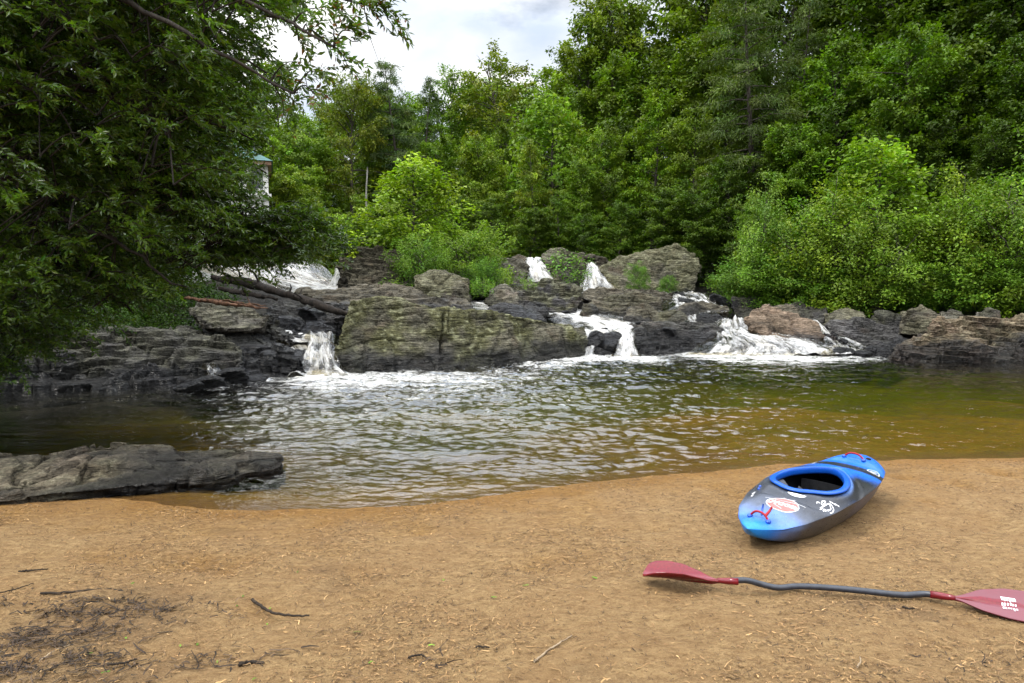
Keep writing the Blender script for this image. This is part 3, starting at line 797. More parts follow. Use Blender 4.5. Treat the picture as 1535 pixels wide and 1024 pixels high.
def tree_proto(seed, h=14, rad=4.0, limbs=44, leaf=.24, first=.12, kind='broad', base=(.085, .16, .022), per=34, shape=1.0, trunk_r=None, lean=.04, openness=0.0, multi=1):
    r = np.random.default_rng(seed)
    tb = Tubes()
    Pn, Dn, Nn, Ln, Cn = [], [], [], [], []
    stems = []
    for sidx in range(multi):
        a0 = r.uniform(0, 6.28)
        spread = 0 if multi == 1 else rad * r.uniform(.15, .55)
        hh = h * (1 if sidx == 0 else r.uniform(.6, .95))
        k = np.linspace(0, 1, 7)
        pts = np.stack([np.cos(a0) * spread * k ** 1.2 + lean * hh * k * r.normal() + .02 * hh * np.sin(k * 5 + a0),
                        np.sin(a0) * spread * k ** 1.2 + lean * hh * k * r.normal() + .02 * hh * np.cos(k * 4 + a0), hh * k * .97 - .4 * (1 - k)], 1)
        pts = curve_pts(pts, 14)
        tr = (trunk_r or h * .016) * (1 if multi == 1 else .6)
        tb.add(pts, tr * (1 - np.linspace(0, 1, 14) * .93), 7)
        stems.append((pts, hh))
    for i in range(limbs):
        pts, hh = stems[i % len(stems)]
        u = first + (1 - first) * ((i + r.uniform(0, 1)) / limbs) ** .9
        u = min(u, .985)
        p0 = pts[int(u * 13)] * (1 - (u * 13 % 1)) + pts[min(13, int(u * 13) + 1)] * (u * 13 % 1)
        v = (u - first) / (1 - first)
        if kind == 'conifer':
            L = rad * (1.02 - v) ** .8 * r.uniform(.7, 1.15) + .25
            pitch = r.normal(.02, .12) + .35 * v ** 2
            droop = .22
        elif kind == 'spire':
            L = rad * min(1, 2.2 * v + .55) * (1.02 - v) ** .75 * 1.25 * r.uniform(.65, 1.1) + .2
            pitch = r.normal(.55, .15); droop = .10
        else:
            prof = math.sqrt(max(0, 1 - (1.15 * (v - .42)) ** 2 / .62)) if shape == 1 else (1.05 - v) ** .6
            L = rad * max(.18, prof) * r.uniform(.65, 1.12)
            pitch = r.normal(.35 + .7 * v ** 2, .18); droop = .16
        az = i * 2.399 + r.normal(0, .4)
        hd = np.array([math.cos(az), math.sin(az), 0])
        q = np.linspace(0, 1, 7)[:, None]
        lp = p0 + hd * L * q * math.cos(pitch) + np.array([0, 0, 1]) * (L * math.sin(pitch) * q - droop * L * q ** 2)
        lp = lp + np.cumsum(r.normal(0, .02 * L, (7, 3)), 0) * q
        tb.add(lp, max(.012, .010 * L + h * .0012) * (1 - .85 * q[:, 0]), 4)
        if r.random() < openness: continue
        # sprays along the limb
        step = .38 if kind != 'conifer' else .30
        ns = max(2, int(L * .8 / step))
        limb_tone = r.normal(0, .16)
        for j in range(ns):
            w = .22 + .78 * (j + r.uniform(.2, 1)) / ns
            c0 = np.array([np.interp(w, q[:, 0], lp[:, m]) for m in range(3)])
            off_a = az + r.choice([-1, 1]) * r.uniform(.3, 1.2)
            sl = (.28 + .35 * (1 - w) * min(L, 3) * .5 + .12) * r.uniform(.7, 1.3) * (rad / 4) ** .4
            sd = np.array([math.cos(off_a), math.sin(off_a), r.normal(.06 if kind != 'conifer' else -.12, .2)])
            nl = int(per * r.uniform(.7, 1.3))
            tt = r.uniform(0, 1, nl)[:, None]
            fl = .15 if kind != 'conifer' else .08
            pp = c0 + sd * sl * tt * 1.5 + r.normal(0, 1, (nl, 3)) * np.array([sl * .38, sl * .38, fl]) + np.array([0, 0, -.15]) * (tt ** 2) * sl
            dd = unit(sd + r.normal(0, .7, (nl, 3)) + np.array([0, 0, -.25]))
            nn = unit(np.array([0, 0, 1.0]) + hd * .35 + r.normal(0, .42, (nl, 3)))
            Pn.append(pp); Dn.append(dd); Nn.append(nn)
            Ln.append(leaf * r.uniform(.6, 1.25, nl))
            tone = np.exp(limb_tone + r.normal(0, .14) + r.normal(0, .10, nl))
            hue = r.normal(0, .05, nl) + r.normal(0, .07)
            cc = np.array(base)[None] * tone[:, None]
            cc[:, 0] *= 1 + hue + .25 * (w - .5)
            cc[:, 2] *= 1 - hue
            Cn.append(cc)
    Pn = np.concatenate(Pn); Ln = np.concatenate(Ln)
    wf = .62 if kind != 'conifer' else .26
    cm = leaves_mesh('crown', Pn, np.concatenate(Dn), np.concatenate(Nn), Ln, Ln * wf, np.concatenate(Cn))
    cm.materials.append(M_LEAF)
    tm = tb.mesh('trunk'); tm.materials.append(M_BARK)
    return tm, cm, float(np.quantile(Pn[:, 2], .997))

GREEN = (.118, .170, .009)
PROTO = {
    'broad1': tree_proto(1, 14, 4.4, 60, .25, .10, 'broad', GREEN, 62),
    'broad2': tree_proto(2, 15, 4.0, 58, .25, .14, 'broad', GREEN, 62, shape=2),
    'broad3': tree_proto(3, 13, 5.0, 64, .27, .06, 'broad', GREEN, 62, lean=.08),
    'open1': tree_proto(4, 15, 4.4, 46, .25, .40, 'broad', GREEN, 50, openness=.12, lean=.06),
    'open2': tree_proto(14, 15, 3.6, 44, .22, .35, 'broad', GREEN, 44, openness=.2, lean=.07),
    'pine1': tree_proto(5, 16, 3.4, 70, .26, .30, 'conifer', (.075, .12, .028), 64),
    'pine2': tree_proto(6, 16, 2.6, 60, .26, .25, 'conifer', (.07, .11, .03), 60),
    'hemlock': tree_proto(7, 15, 4.6, 100, .24, .06, 'conifer', (.085, .14, .022), 60),
    'spire': tree_proto(8, 5.0, 1.75, 60, .14, .05, 'spire', (.138, .24, .014), 58),
    'bush1': tree_proto(9, 3.6, 1.9, 70, .105, .04, 'broad', (.112, .20, .014), 66, multi=6, shape=1),
    'bush2': tree_proto(10, 4.2, 2.1, 80, .10, .03, 'broad', (.118, .205, .014), 62, multi=7, shape=2),
    'bush3': tree_proto(11, 3.0, 2.2, 70, .105, .03, 'broad', (.10, .19, .015), 66, multi=7, shape=1),
    'tuft': tree_proto(12, .7, .5, 26, .09, .02, 'spire', (.14, .26, .025), 14, multi=4),
}

def plant(proto, px, py, d, label, cat='tree', name='tree', group=None, tint=(1, 1, 1), wide=1.0, base_z=None, rot=None, min_h=None):
    """a tree whose crown top stands at photograph pixel (px, py) at distance d"""
    tm, cm, h = PROTO[proto]
    top = P(px, py, d)
    bz = gz(top[0], top[1]) if base_z is None else base_z
    s = max(.2, (top[2] - bz) / h)
    t = thing(name, label, cat, (top[0], top[1], bz), group)
    t.rotation_euler[2] = rnd.uniform(0, 6.28) if rot is None else rot
    ws = s * wide
    t.scale = (ws, ws, s)
    a = obj('trunk', tm, None, t)
    b = obj('crown', cm, None, t)
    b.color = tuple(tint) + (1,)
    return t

FAR = 'trees of the far bank along the skyline'
def T(*a, **k): return plant(*a, **k)
# --- skyline, left to right; bluer tints put distance haze into the leaves
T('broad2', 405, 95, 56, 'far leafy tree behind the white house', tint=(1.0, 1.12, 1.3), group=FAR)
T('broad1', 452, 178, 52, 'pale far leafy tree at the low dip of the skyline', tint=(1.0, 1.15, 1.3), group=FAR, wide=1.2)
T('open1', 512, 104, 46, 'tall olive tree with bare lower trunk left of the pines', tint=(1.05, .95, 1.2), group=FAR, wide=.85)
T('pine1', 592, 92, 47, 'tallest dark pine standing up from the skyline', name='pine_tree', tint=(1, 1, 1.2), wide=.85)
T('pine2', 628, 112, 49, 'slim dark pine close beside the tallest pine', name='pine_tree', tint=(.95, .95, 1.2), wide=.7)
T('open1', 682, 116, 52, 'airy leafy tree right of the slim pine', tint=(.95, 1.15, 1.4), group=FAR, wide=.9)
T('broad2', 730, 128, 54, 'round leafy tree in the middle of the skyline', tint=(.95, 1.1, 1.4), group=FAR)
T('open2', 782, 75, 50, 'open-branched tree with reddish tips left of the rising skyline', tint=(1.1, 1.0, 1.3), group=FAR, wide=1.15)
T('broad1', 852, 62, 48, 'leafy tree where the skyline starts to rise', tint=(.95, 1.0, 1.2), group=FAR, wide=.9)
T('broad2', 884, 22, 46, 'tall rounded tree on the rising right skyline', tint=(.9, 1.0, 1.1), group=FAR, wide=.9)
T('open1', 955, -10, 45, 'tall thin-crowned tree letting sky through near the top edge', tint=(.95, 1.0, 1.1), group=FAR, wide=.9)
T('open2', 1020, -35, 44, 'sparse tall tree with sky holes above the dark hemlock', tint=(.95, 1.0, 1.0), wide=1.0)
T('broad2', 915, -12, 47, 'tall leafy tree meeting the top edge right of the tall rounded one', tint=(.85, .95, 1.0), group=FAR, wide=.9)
T('broad3', 985, -50, 46, 'broad-crowned tree at the top edge behind the thin-crowned one', tint=(.8, .95, .9), group=FAR, wide=.9)
# --- filling rows behind
row = 'leafy trees of the wooded bank behind the falls'
for px, py, d, pr, ti in [
    (415, 205, 44, 'broad3', (.95, 1.15, 1.1)), (372, 150, 48, 'broad1', (.9, 1.05, 1.1)), (330, 90, 50, 'broad2', (.9, 1.05, 1.1)), (290, 60, 48, 'broad1', (.9, 1.0, 1)),
    (470, 255, 42, 'broad1', (.9, 1.05, 1.0)), (548, 215, 50, 'broad2', (.85, 1.0, 1.1)), (600, 235, 48, 'broad3', (.8, .95, 1)), (655, 205, 46, 'broad1', (.9, 1.08, 1.0)),
    (700, 225, 44, 'broad2', (.9, 1.05, 1.)), (755, 190, 45, 'broad1', (.9, 1.0, 1.1)), (812, 160, 46, 'broad2', (.85, .95, 1)), (866, 130, 43, 'broad1', (.85, 1.0, 1)),
    (925, 85, 42, 'broad2', (.85, 1.0, 1)), (985, 70, 41, 'broad3', (.85, 1.0, .9)), (1045, 50, 40, 'broad1', (.85, .95, .9))]:
    T(pr, px, py, d, 'leafy tree filling the wooded bank behind the falls', group=row, tint=ti)
back = 'pale far trees closing the valley behind the skyline'  # the strong blue in their tint is painted haze
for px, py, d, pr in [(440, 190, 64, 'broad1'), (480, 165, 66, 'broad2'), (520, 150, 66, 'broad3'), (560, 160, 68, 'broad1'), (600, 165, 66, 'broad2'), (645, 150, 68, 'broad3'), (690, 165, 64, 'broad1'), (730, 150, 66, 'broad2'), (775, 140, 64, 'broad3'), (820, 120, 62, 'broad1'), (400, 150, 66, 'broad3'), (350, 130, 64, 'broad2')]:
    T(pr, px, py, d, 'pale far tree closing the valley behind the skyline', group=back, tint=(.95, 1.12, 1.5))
# --- middle rows: brighter trees standing over the falls
T('broad3', 740, 215, 38, 'mid green tree rising behind the right side of the bright sapling', tint=(1.05, 1.15, 1.1), wide=.8)
T('spire', 832, 150, 40, 'yellow-green pointed tree highest on the bank above the falls', tint=(.95, .95, 1.2), wide=1.0)
T('broad2', 792, 212, 36, 'pale green bushy tree above the broad middle fall', tint=(1.2, 1.2, 1.5), wide=.8)
T('broad1', 868, 235, 35, 'drooping deep green tree above the two middle falls', tint=(.9, 1.1, .9), wide=.85)
T('broad3', 925, 190, 36, 'wide deep green tree over the big sloping boulder', tint=(.95, 1.1, 1.0), wide=.85)
T('broad2', 985, 135, 35, 'tall fresh green tree left of the dark hemlock', tint=(1.0, 1.2, 1.1), wide=.9)
T('broad1', 1045, 165, 34, 'fresh green tree touching the dark hemlock', tint=(.95, 1.05, .95), wide=.8)
under = 'low dark trees shading the rocks behind the falls'  # lowered tints paint understory shade into the leaf colour
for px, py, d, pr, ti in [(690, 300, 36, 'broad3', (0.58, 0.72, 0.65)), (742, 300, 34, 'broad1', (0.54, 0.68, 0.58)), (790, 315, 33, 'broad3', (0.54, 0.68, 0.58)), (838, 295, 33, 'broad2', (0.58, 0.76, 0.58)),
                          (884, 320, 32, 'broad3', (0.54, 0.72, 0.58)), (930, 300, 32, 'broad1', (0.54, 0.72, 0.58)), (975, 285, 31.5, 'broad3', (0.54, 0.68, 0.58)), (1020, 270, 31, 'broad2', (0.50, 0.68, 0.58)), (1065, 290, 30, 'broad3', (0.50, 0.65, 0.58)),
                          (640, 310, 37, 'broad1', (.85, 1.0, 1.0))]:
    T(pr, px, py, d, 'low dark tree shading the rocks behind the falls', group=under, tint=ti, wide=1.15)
left = 'green thicket trees between the white house and the bright sapling'
for px, py, d, pr, ti in [(425, 268, 36, 'broad3', (1.1, 1.15, 1.2)), (465, 300, 34, 'broad1', (1.0, 1.1, 1.0)), (505, 320, 33, 'broad3', (1.0, 1.0, 1.0)), (540, 292, 33, 'broad2', (1.05, 1.15, 1.0)), (400, 320, 33, 'broad3', (.9, 1.1, .9)), (360, 330, 34, 'broad1', (.9, 1.1, .9))]:
    T(pr, px, py, d, 'green thicket tree between the white house and the bright sapling', group=left, tint=ti, wide=1.2)
# --- right hillside
T('hemlock', 1130, -70, 32, 'big dark hemlock with drooping feathery sprays', name='hemlock_tree', tint=(.75, .72, .7), wide=.8)
T('hemlock', 1210, 0, 34, 'hemlock with grey bare twigs right of the big dark hemlock', name='hemlock_tree', tint=(.7, .68, .7), wide=.75)
dark = 'dark leafy trees crowding the right hillside'  # most tints cut down so the leaf colour holds the hillside's shade
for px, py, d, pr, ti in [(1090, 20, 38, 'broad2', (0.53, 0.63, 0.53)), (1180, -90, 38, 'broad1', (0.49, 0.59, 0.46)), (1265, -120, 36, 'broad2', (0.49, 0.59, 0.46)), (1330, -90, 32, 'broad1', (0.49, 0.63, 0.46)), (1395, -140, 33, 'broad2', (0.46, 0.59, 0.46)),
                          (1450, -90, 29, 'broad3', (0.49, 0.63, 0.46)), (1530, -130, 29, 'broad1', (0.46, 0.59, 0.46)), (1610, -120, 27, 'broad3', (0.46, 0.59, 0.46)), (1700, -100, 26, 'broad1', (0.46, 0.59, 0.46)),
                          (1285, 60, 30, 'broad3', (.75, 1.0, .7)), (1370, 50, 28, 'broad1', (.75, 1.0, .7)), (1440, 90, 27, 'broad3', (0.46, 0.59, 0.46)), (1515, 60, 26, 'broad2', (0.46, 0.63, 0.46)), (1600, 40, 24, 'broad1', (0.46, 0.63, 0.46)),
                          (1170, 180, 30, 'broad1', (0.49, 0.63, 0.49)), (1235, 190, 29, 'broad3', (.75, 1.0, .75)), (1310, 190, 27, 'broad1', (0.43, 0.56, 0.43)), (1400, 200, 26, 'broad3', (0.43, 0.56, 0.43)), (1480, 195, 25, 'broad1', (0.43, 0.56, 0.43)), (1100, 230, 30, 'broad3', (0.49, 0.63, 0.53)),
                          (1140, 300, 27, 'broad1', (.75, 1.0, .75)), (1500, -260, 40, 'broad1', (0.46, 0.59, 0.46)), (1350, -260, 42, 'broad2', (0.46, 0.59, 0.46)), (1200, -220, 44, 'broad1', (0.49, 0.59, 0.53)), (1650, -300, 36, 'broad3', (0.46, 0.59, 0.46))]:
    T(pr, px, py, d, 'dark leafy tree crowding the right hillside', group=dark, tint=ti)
# --- bright bushes along the right bank
def S(*a, **k): return plant(*a, **dict(dict(cat='bush', name='bush'), **k))
S('bush2', 1148, 262, 24.6, 'silvery green bush leaning out left of the other bank bushes', tint=(1.05, 1.05, 1.6), wide=.72, base_z=P(1128, 465, 24.6)[2])
S('bush1', 1198, 300, 24.1, 'mid green bush between the silvery bush and the tall yellow-green one', tint=(.85, .95, .9), wide=1.1, base_z=P(1178, 465, 24.1)[2])
S('bush2', 1262, 262, 22.8, 'tall yellow-green bush hanging over the brown boulder', tint=(1.1, 1.0, .9), wide=1.05, base_z=P(1262, 465, 22.8)[2])
S('spire', 1335, 212, 23.6, 'bright green bush with the highest pointed top on the right bank', tint=(.95, .98, .9), wide=1.3, base_z=P(1335, 465, 23.6)[2])
S('bush1', 1322, 300, 21.6, 'yellow-green bush above the dark slabs', tint=(1.05, 1.0, .9), wide=1.05, base_z=P(1322, 465, 21.6)[2])
S('bush2', 1432, 250, 21.8, 'wide yellow-green bush behind the great right boulder', tint=(1.1, 1.0, .9), wide=1.0, base_z=P(1432, 465, 21.8)[2])
S('bush1', 1500, 268, 20.6, 'feathery bush above the right end of the great boulder', tint=(1.0, 1.0, .9), wide=1.0, base_z=P(1500, 465, 20.6)[2])
S('bush2', 1560, 190, 21.1, 'tall bush cut off by the right edge of the picture', tint=(.85, .9, .9), wide=1.0, base_z=P(1560, 465, 21.1)[2])
low = 'low leafy bushes along the foot of the right bank'
for px, py, d, pr in [(1138, 385, 25, 'bush3'), (1172, 390, 24.5, 'bush3'), (1205, 385, 23.5, 'bush3'), (1262, 395, 22.8, 'bush1'), (1320, 390, 22.2, 'bush3'), (1385, 380, 21.6, 'bush1'), (1445, 385, 21.0, 'bush3'), (1530, 385, 20.2, 'bush1'), (1590, 370, 19.5, 'bush3')]:
    S(pr, px, py, d, 'low leafy bush along the foot of the right bank', group=low, tint=(.85, .95, .85), wide=1.5, base_z=P(px, 462, d)[2])
# --- island greenery on the falls
T('spire', 617, 234, 25.5, 'bright yellow-green sapling standing on the rocks in mid river', name='sapling', tint=(1.15, 1.06, .9), wide=1.5, base_z=1.9)
S('bush1', 560, 318, 26.2, 'bright low tree left of the mid-river sapling', tint=(1.1, 1.1, .9), wide=1.25, base_z=2.0)
S('bush3', 705, 330, 24.6, 'grey-green spreading bush right of the mid-river sapling', tint=(1.25, 1.15, .9), wide=1.15, base_z=1.75)
S('bush3', 628, 352, 23.3, 'dark green bush at the foot of the sapling', tint=(1.0, 1.02, .9), wide=.95, base_z=1.45)
S('bush3', 722, 385, 23.2, 'dark leafy bush against the grey cliff wall', tint=(.8, .95, .8), wide=.9, base_z=1.5)
S('bush1', 958, 392, 25.6, 'leafy bush growing on the big sloping boulder', tint=(.8, .95, .9), wide=.9, base_z=1.6)
S('bush3', 1000, 415, 25.4, 'low ferny bush at the foot of the big sloping boulder', tint=(.85, .95, .9), wide=.9, base_z=1.5)
S('tuft', 724, 412, 21.2, 'fresh green tuft on the rocks left of the pale tan boulder', tint=(.9, .95, .9), wide=1.2, base_z=1.62)
S('tuft', 690, 420, 20.5, 'yellow tuft growing from the orange-hollow boulder', tint=(1.1, 1.0, .9), wide=1.0, base_z=1.62)
S('tuft', 758, 411, 23.0, 'thin yellow-green tuft behind the pale tan boulder', tint=(1.1, 1.0, .9), wide=.9, base_z=1.85)
S('tuft', 792, 414, 22.6, 'round green tuft on top of the lichen-spotted block', tint=(1.0, 1.0, .9), wide=1.3, base_z=1.75)
S('tuft', 868, 398, 26.6, 'small leafy shrub clinging to the upright mossy boulder', tint=(.8, .9, .9), wide=1.1, base_z=1.9)
S('tuft', 848, 372, 27.2, 'creeping green growth over the top of the upright mossy boulder', tint=(.7, .8, .8), wide=1.6, base_z=2.3)

# --- the overhanging tree at the left
def near_tree():
    r = np.random.default_rng(77)
    poly = np.array([(-420, -420), (540, -420), (475, -60), (462, 0), (445, 60), (415, 120), (400, 190), (392, 232), (384, 245), (384, 300), (400, 322), (440, 345), (478, 372), (470, 392), (420, 392), (330, 385), (300, 400), (285, 430), (245, 460), (190, 490), (125, 515), (55, 560), (-60, 590), (-420, 590)], float)
    def inside(x, y):
        c = np.zeros(len(x), bool); j = len(poly) - 1
        for i in range(len(poly)):
            xi, yi = poly[i]; xj, yj = poly[j]
            hit = ((yi > y) != (yj > y)) & (x < (xj - xi) * (y - yi) / (yj - yi + 1e-9) + xi)
            c ^= hit; j = i
        return c
    N = 5200
    x = r.uniform(-420, 560, N); y = r.uniform(-420, 610, N)
    ok = inside(x, y)
    ok &= r.uniform(0, 1, N) < np.where((y < -40) | (x < -60), .30, 1.0)
    ok &= ~((x > 384) & (y > 225) & (y < 305))
    x, y = x[ok][:1750], y[ok][:1750]
    # depth: the foliage is a rounded mass, nearest where it is highest
    d = 8.3 + 1.6 * r.normal(0, .62, len(x)) + .0028 * (y - 200) + .0012 * (x - 200)
    d = np.clip(d, 6.0, 11.5)
    # loose sprigs that reach out against the sky
    spr = [(505, 20, 5.6), (520, 60, 5.6), (470, 45, 5.8), (545, 12, 5.5), (585, 14, 5.4), (560, 25, 5.5), (600, 30, 5.4), (510, 95, 5.7), (480, 120, 5.8), (455, 150, 6.0), (432, 150, 6.2), (440, 95, 6), (530, 45, 5.6), (490, 75, 5.7), (465, 115, 5.9), (430, 185, 6.2), (520, -10, 5.5), (570, -15, 5.5), (470, 10, 5.7), (450, 60, 5.9), (425, 120, 6.1), (478, 140, 5.8), (500, 45, 5.6)]
    tips = np.array([P(a, b, c) for a, b, c in zip(x, y, d)] + [P(*s) for s in spr])
    nspr = len(spr)
    low = [(r.uniform(390, 515), r.uniform(348, 398), 8.6 + r.normal(0, .25)) for _ in range(52)] + [(r.uniform(330, 420), r.uniform(385, 425), 8.6 + r.normal(0, .25)) for _ in range(12)] + [(r.uniform(300, 385), r.uniform(228, 320), 8.4 + r.normal(0, .3)) for _ in range(26)]
    tips = np.concatenate([np.array([P(*q) for q in low]), tips])
    root = np.array([-8.3, 8.6, 0.9])
    # trunk and boughs
    tb = Tubes()
    trunk = curve_pts([root + (0, 0, -.6), root + (.15, -.1, 1.5), root + (.4, -.2, 3.2), root + (.5, -.3, 5.2), root + (.9, -.5, 7.5)], 16)
    tb.add(trunk, np.linspace(.30, .10, 16), 10)
    boughs = []
    for bx, by, bd, hz in [(330, 330, 8.2, 2.4), (470, 372, 8.6, 2.2), (200, 470, 8.8, 1.6), (280, 430, 7.4, 1.9), (120, 300, 7.2, 2.6), (60, 520, 9.2, 1.3), (380, 210, 7.8, 3.2), (250, 190, 7.0, 3.3), (400, 110, 7.2, 4.0),
                           (300, 60, 6.6, 4.4), (430, 30, 6.2, 5.0), (540, 5, 5.5, 5.6), (150, 60, 6.4, 4.6), (60, 150, 6.6, 3.8), (330, -80, 7.0, 5.6), (100, -150, 6.2, 5.8), (480, -150, 7.2, 6.4), (-100, 250, 7.6, 3.0), (-200, 0, 7, 4.6), (-150, 480, 8.6, 1.6), (400, 260, 9.2, 2.8), (200, 300, 9.4, 2.8), (440, 140, 6.0, 4.6), (500, 70, 5.7, 5.2)]:
        e = P(bx, by, bd)
        s = np.array([np.interp(hz, trunk[:, 2] - root[2], trunk[:, k]) for k in range(3)])
        mid1 = s + (e - s) * .35 + np.array([0, r.normal(0, .2), .35 + .12 * abs(e[2] - s[2])])
        mid2 = s + (e - s) * .72 + np.array([0, r.normal(0, .2), .30])
        bp = curve_pts([s, mid1, mid2, e], 26)
        bp[1:-1] += r.normal(0, .025, (24, 3))
        boughs.append(bp)
        tb.add(bp, np.linspace(.055, .010, 26), 6)
    B = np.concatenate([b[5:] for b in boughs])
    Pn, Dn, Nn, Ln, Cn = [], [], [], [], []
    GR = np.array([.060, .108, .007])
    for i, tip in enumerate(tips):
        loose = i >= len(tips) - nspr
        k = int(np.argmin(np.linalg.norm((B - tip) * np.array([1, 1, 1.6]), axis=1) + .4 * (B[:, 0] > tip[0])))
        if loose:
            s = B[k]; v = tip - s
        else:
            # a side branch reaching outward in its own layer, joined back to the bough that carries it
            hd = unit(np.array([tip[0] - root[0], (tip[1] - root[1]) * .5 - .5, 0]) + r.normal(0, .8, 3) * np.array([1, 1, .1]))
            v = hd * r.uniform(.6, 1.1) + np.array([0, 0, r.normal(-.14, .12)])
            s = tip - v
            kk_ = int(np.argmin(np.linalg.norm(B - s, axis=1)))
            tb.add(curve_pts([B[kk_], (B[kk_] + s) / 2 + np.array([0, 0, .12]), s], 7), [.012, .011, .010, .009, .009, .008, .008], 3)
        L = np.linalg.norm(v)
        q = np.linspace(0, 1, 7)[:, None]
        lp = s + v * q + np.array([0, 0, 1]) * (.22 * L * np.sin(q * math.pi) - 0) + np.cumsum(r.normal(0, .012, (7, 3)), 0) * q
        tb.add(lp, .009 * (1 - .7 * q[:, 0]) + .001, 3)
        nt_ = 3 if loose else 7
        tone0 = r.normal(0, .28)
        for j in range(nt_):
            w = .25 + .75 * (j + r.uniform(.3, 1)) / nt_
            c0 = np.array([np.interp(w, q[:, 0], lp[:, m]) for m in range(3)])
            td = unit(unit(v) * .7 + np.array([.45, -.05, -.12]) + r.normal(0, .5, 3))
            tl = r.uniform(.16, .36)
            nl = int(r.integers(22, 36))
            if loose: nl = int(nl * .8)
            t = (np.arange(nl) + r.uniform(0, 1, nl)) / nl
            pp = c0 + td * (t * tl)[:, None] + np.array([0, 0, -.10]) * (t ** 2)[:, None] * tl
            sidev = unit(np.cross(td, [0, 0, 1.0]))
            sg = np.where(np.arange(nl) % 2 == 0, 1, -1)[:, None]
            dd = unit(td * .7 + sidev * sg * .85 + np.array([0, 0, -.10]) + r.normal(0, .5, (nl, 3)))
            nn = unit(np.array([0, 0, 1.0]) + r.normal(0, .55, (nl, 3)))
            Pn.append(pp); Dn.append(dd); Nn.append(nn)
            Ln.append(r.uniform(.05, .088, nl))
            tn = np.exp(tone0 + r.normal(0, .12) + r.normal(0, .18, nl))[:, None]
            cc = GR[None] * tn
            cc[:, 0] *= 1 + r.normal(0, .12, nl)
            if loose:
                red = r.random(nl) < .12
                cc[red] = np.array([.16, .07, .03])
            Cn.append(cc)
        if i % 9 == 0:
            tb.add(np.stack([lp[4], lp[4] + np.array([.05, 0, -.25]), lp[4] + np.array([.12, 0, -.45])]), [.004, .003, .001], 3)
    Ln = np.concatenate(Ln)
    cm = leaves_mesh('crown', np.concatenate(Pn) - root, np.concatenate(Dn), np.concatenate(Nn), Ln, Ln * .34, np.concatenate(Cn))
    tm = tb.mesh('trunk')
    nv = len(tm.vertices); V = np.empty(nv * 3, np.float32); tm.vertices.foreach_get('co', V)
    V = (V.reshape(-1, 3) - root).astype(np.float32); tm.vertices.foreach_set('co', V.ravel())
    t = thing('overhanging_tree', 'big dark narrow-leaved tree hanging over the water from the left edge', 'tree', root)
    obj('trunk', tm, M_BARK_DARK, t); obj('crown', cm, M_LEAF_NEAR, t)
near_tree()
# more trees of the left bank, standing behind the overhanging one
bank = 'shadowed trees on the left bank behind the overhanging tree'  # their shadow is put into the crowns by one dark tint
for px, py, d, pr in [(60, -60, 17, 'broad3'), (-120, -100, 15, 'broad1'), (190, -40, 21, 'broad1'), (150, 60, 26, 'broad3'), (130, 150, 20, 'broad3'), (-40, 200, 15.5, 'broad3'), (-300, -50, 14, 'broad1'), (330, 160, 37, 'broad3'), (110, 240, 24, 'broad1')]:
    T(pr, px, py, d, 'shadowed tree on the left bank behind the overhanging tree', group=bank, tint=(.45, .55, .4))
blow = 'dark low bushes on the left bank'  # dark tint stands in for canopy shade on the same bush leaves
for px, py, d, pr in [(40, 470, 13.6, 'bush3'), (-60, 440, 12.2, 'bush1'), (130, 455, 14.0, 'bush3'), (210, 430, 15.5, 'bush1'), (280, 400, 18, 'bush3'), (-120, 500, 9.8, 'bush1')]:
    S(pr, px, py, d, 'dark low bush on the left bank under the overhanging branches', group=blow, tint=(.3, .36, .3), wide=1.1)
# ------------------------------------------------------------------ white house among the trees
def box(bm, lo, hi):
    v = [bm.verts.new((x, y, z)) for x in (lo[0], hi[0]) for y in (lo[1], hi[1]) for z in (lo[2], hi[2])]
    for f in ((0, 1, 3, 2), (4, 6, 7, 5), (0, 4, 5, 1), (2, 3, 7, 6), (0, 2, 6, 4), (1, 5, 7, 3)):
        bm.faces.new([v[i] for i in f])

def bm_obj(name, bm, mat, parent=None, bevel=0, smooth=False):
    if bevel:
        bmesh.ops.bevel(bm, geom=bm.edges[:], offset=bevel, segments=2, affect='EDGES')
    bmesh.ops.recalc_face_normals(bm, faces=bm.faces[:])
    me = bpy.data.meshes.new(name); bm.to_mesh(me); bm.free()
    if smooth: me.polygons.foreach_set('use_smooth', np.ones(len(me.polygons), bool))
    return obj(name, me, mat, parent)

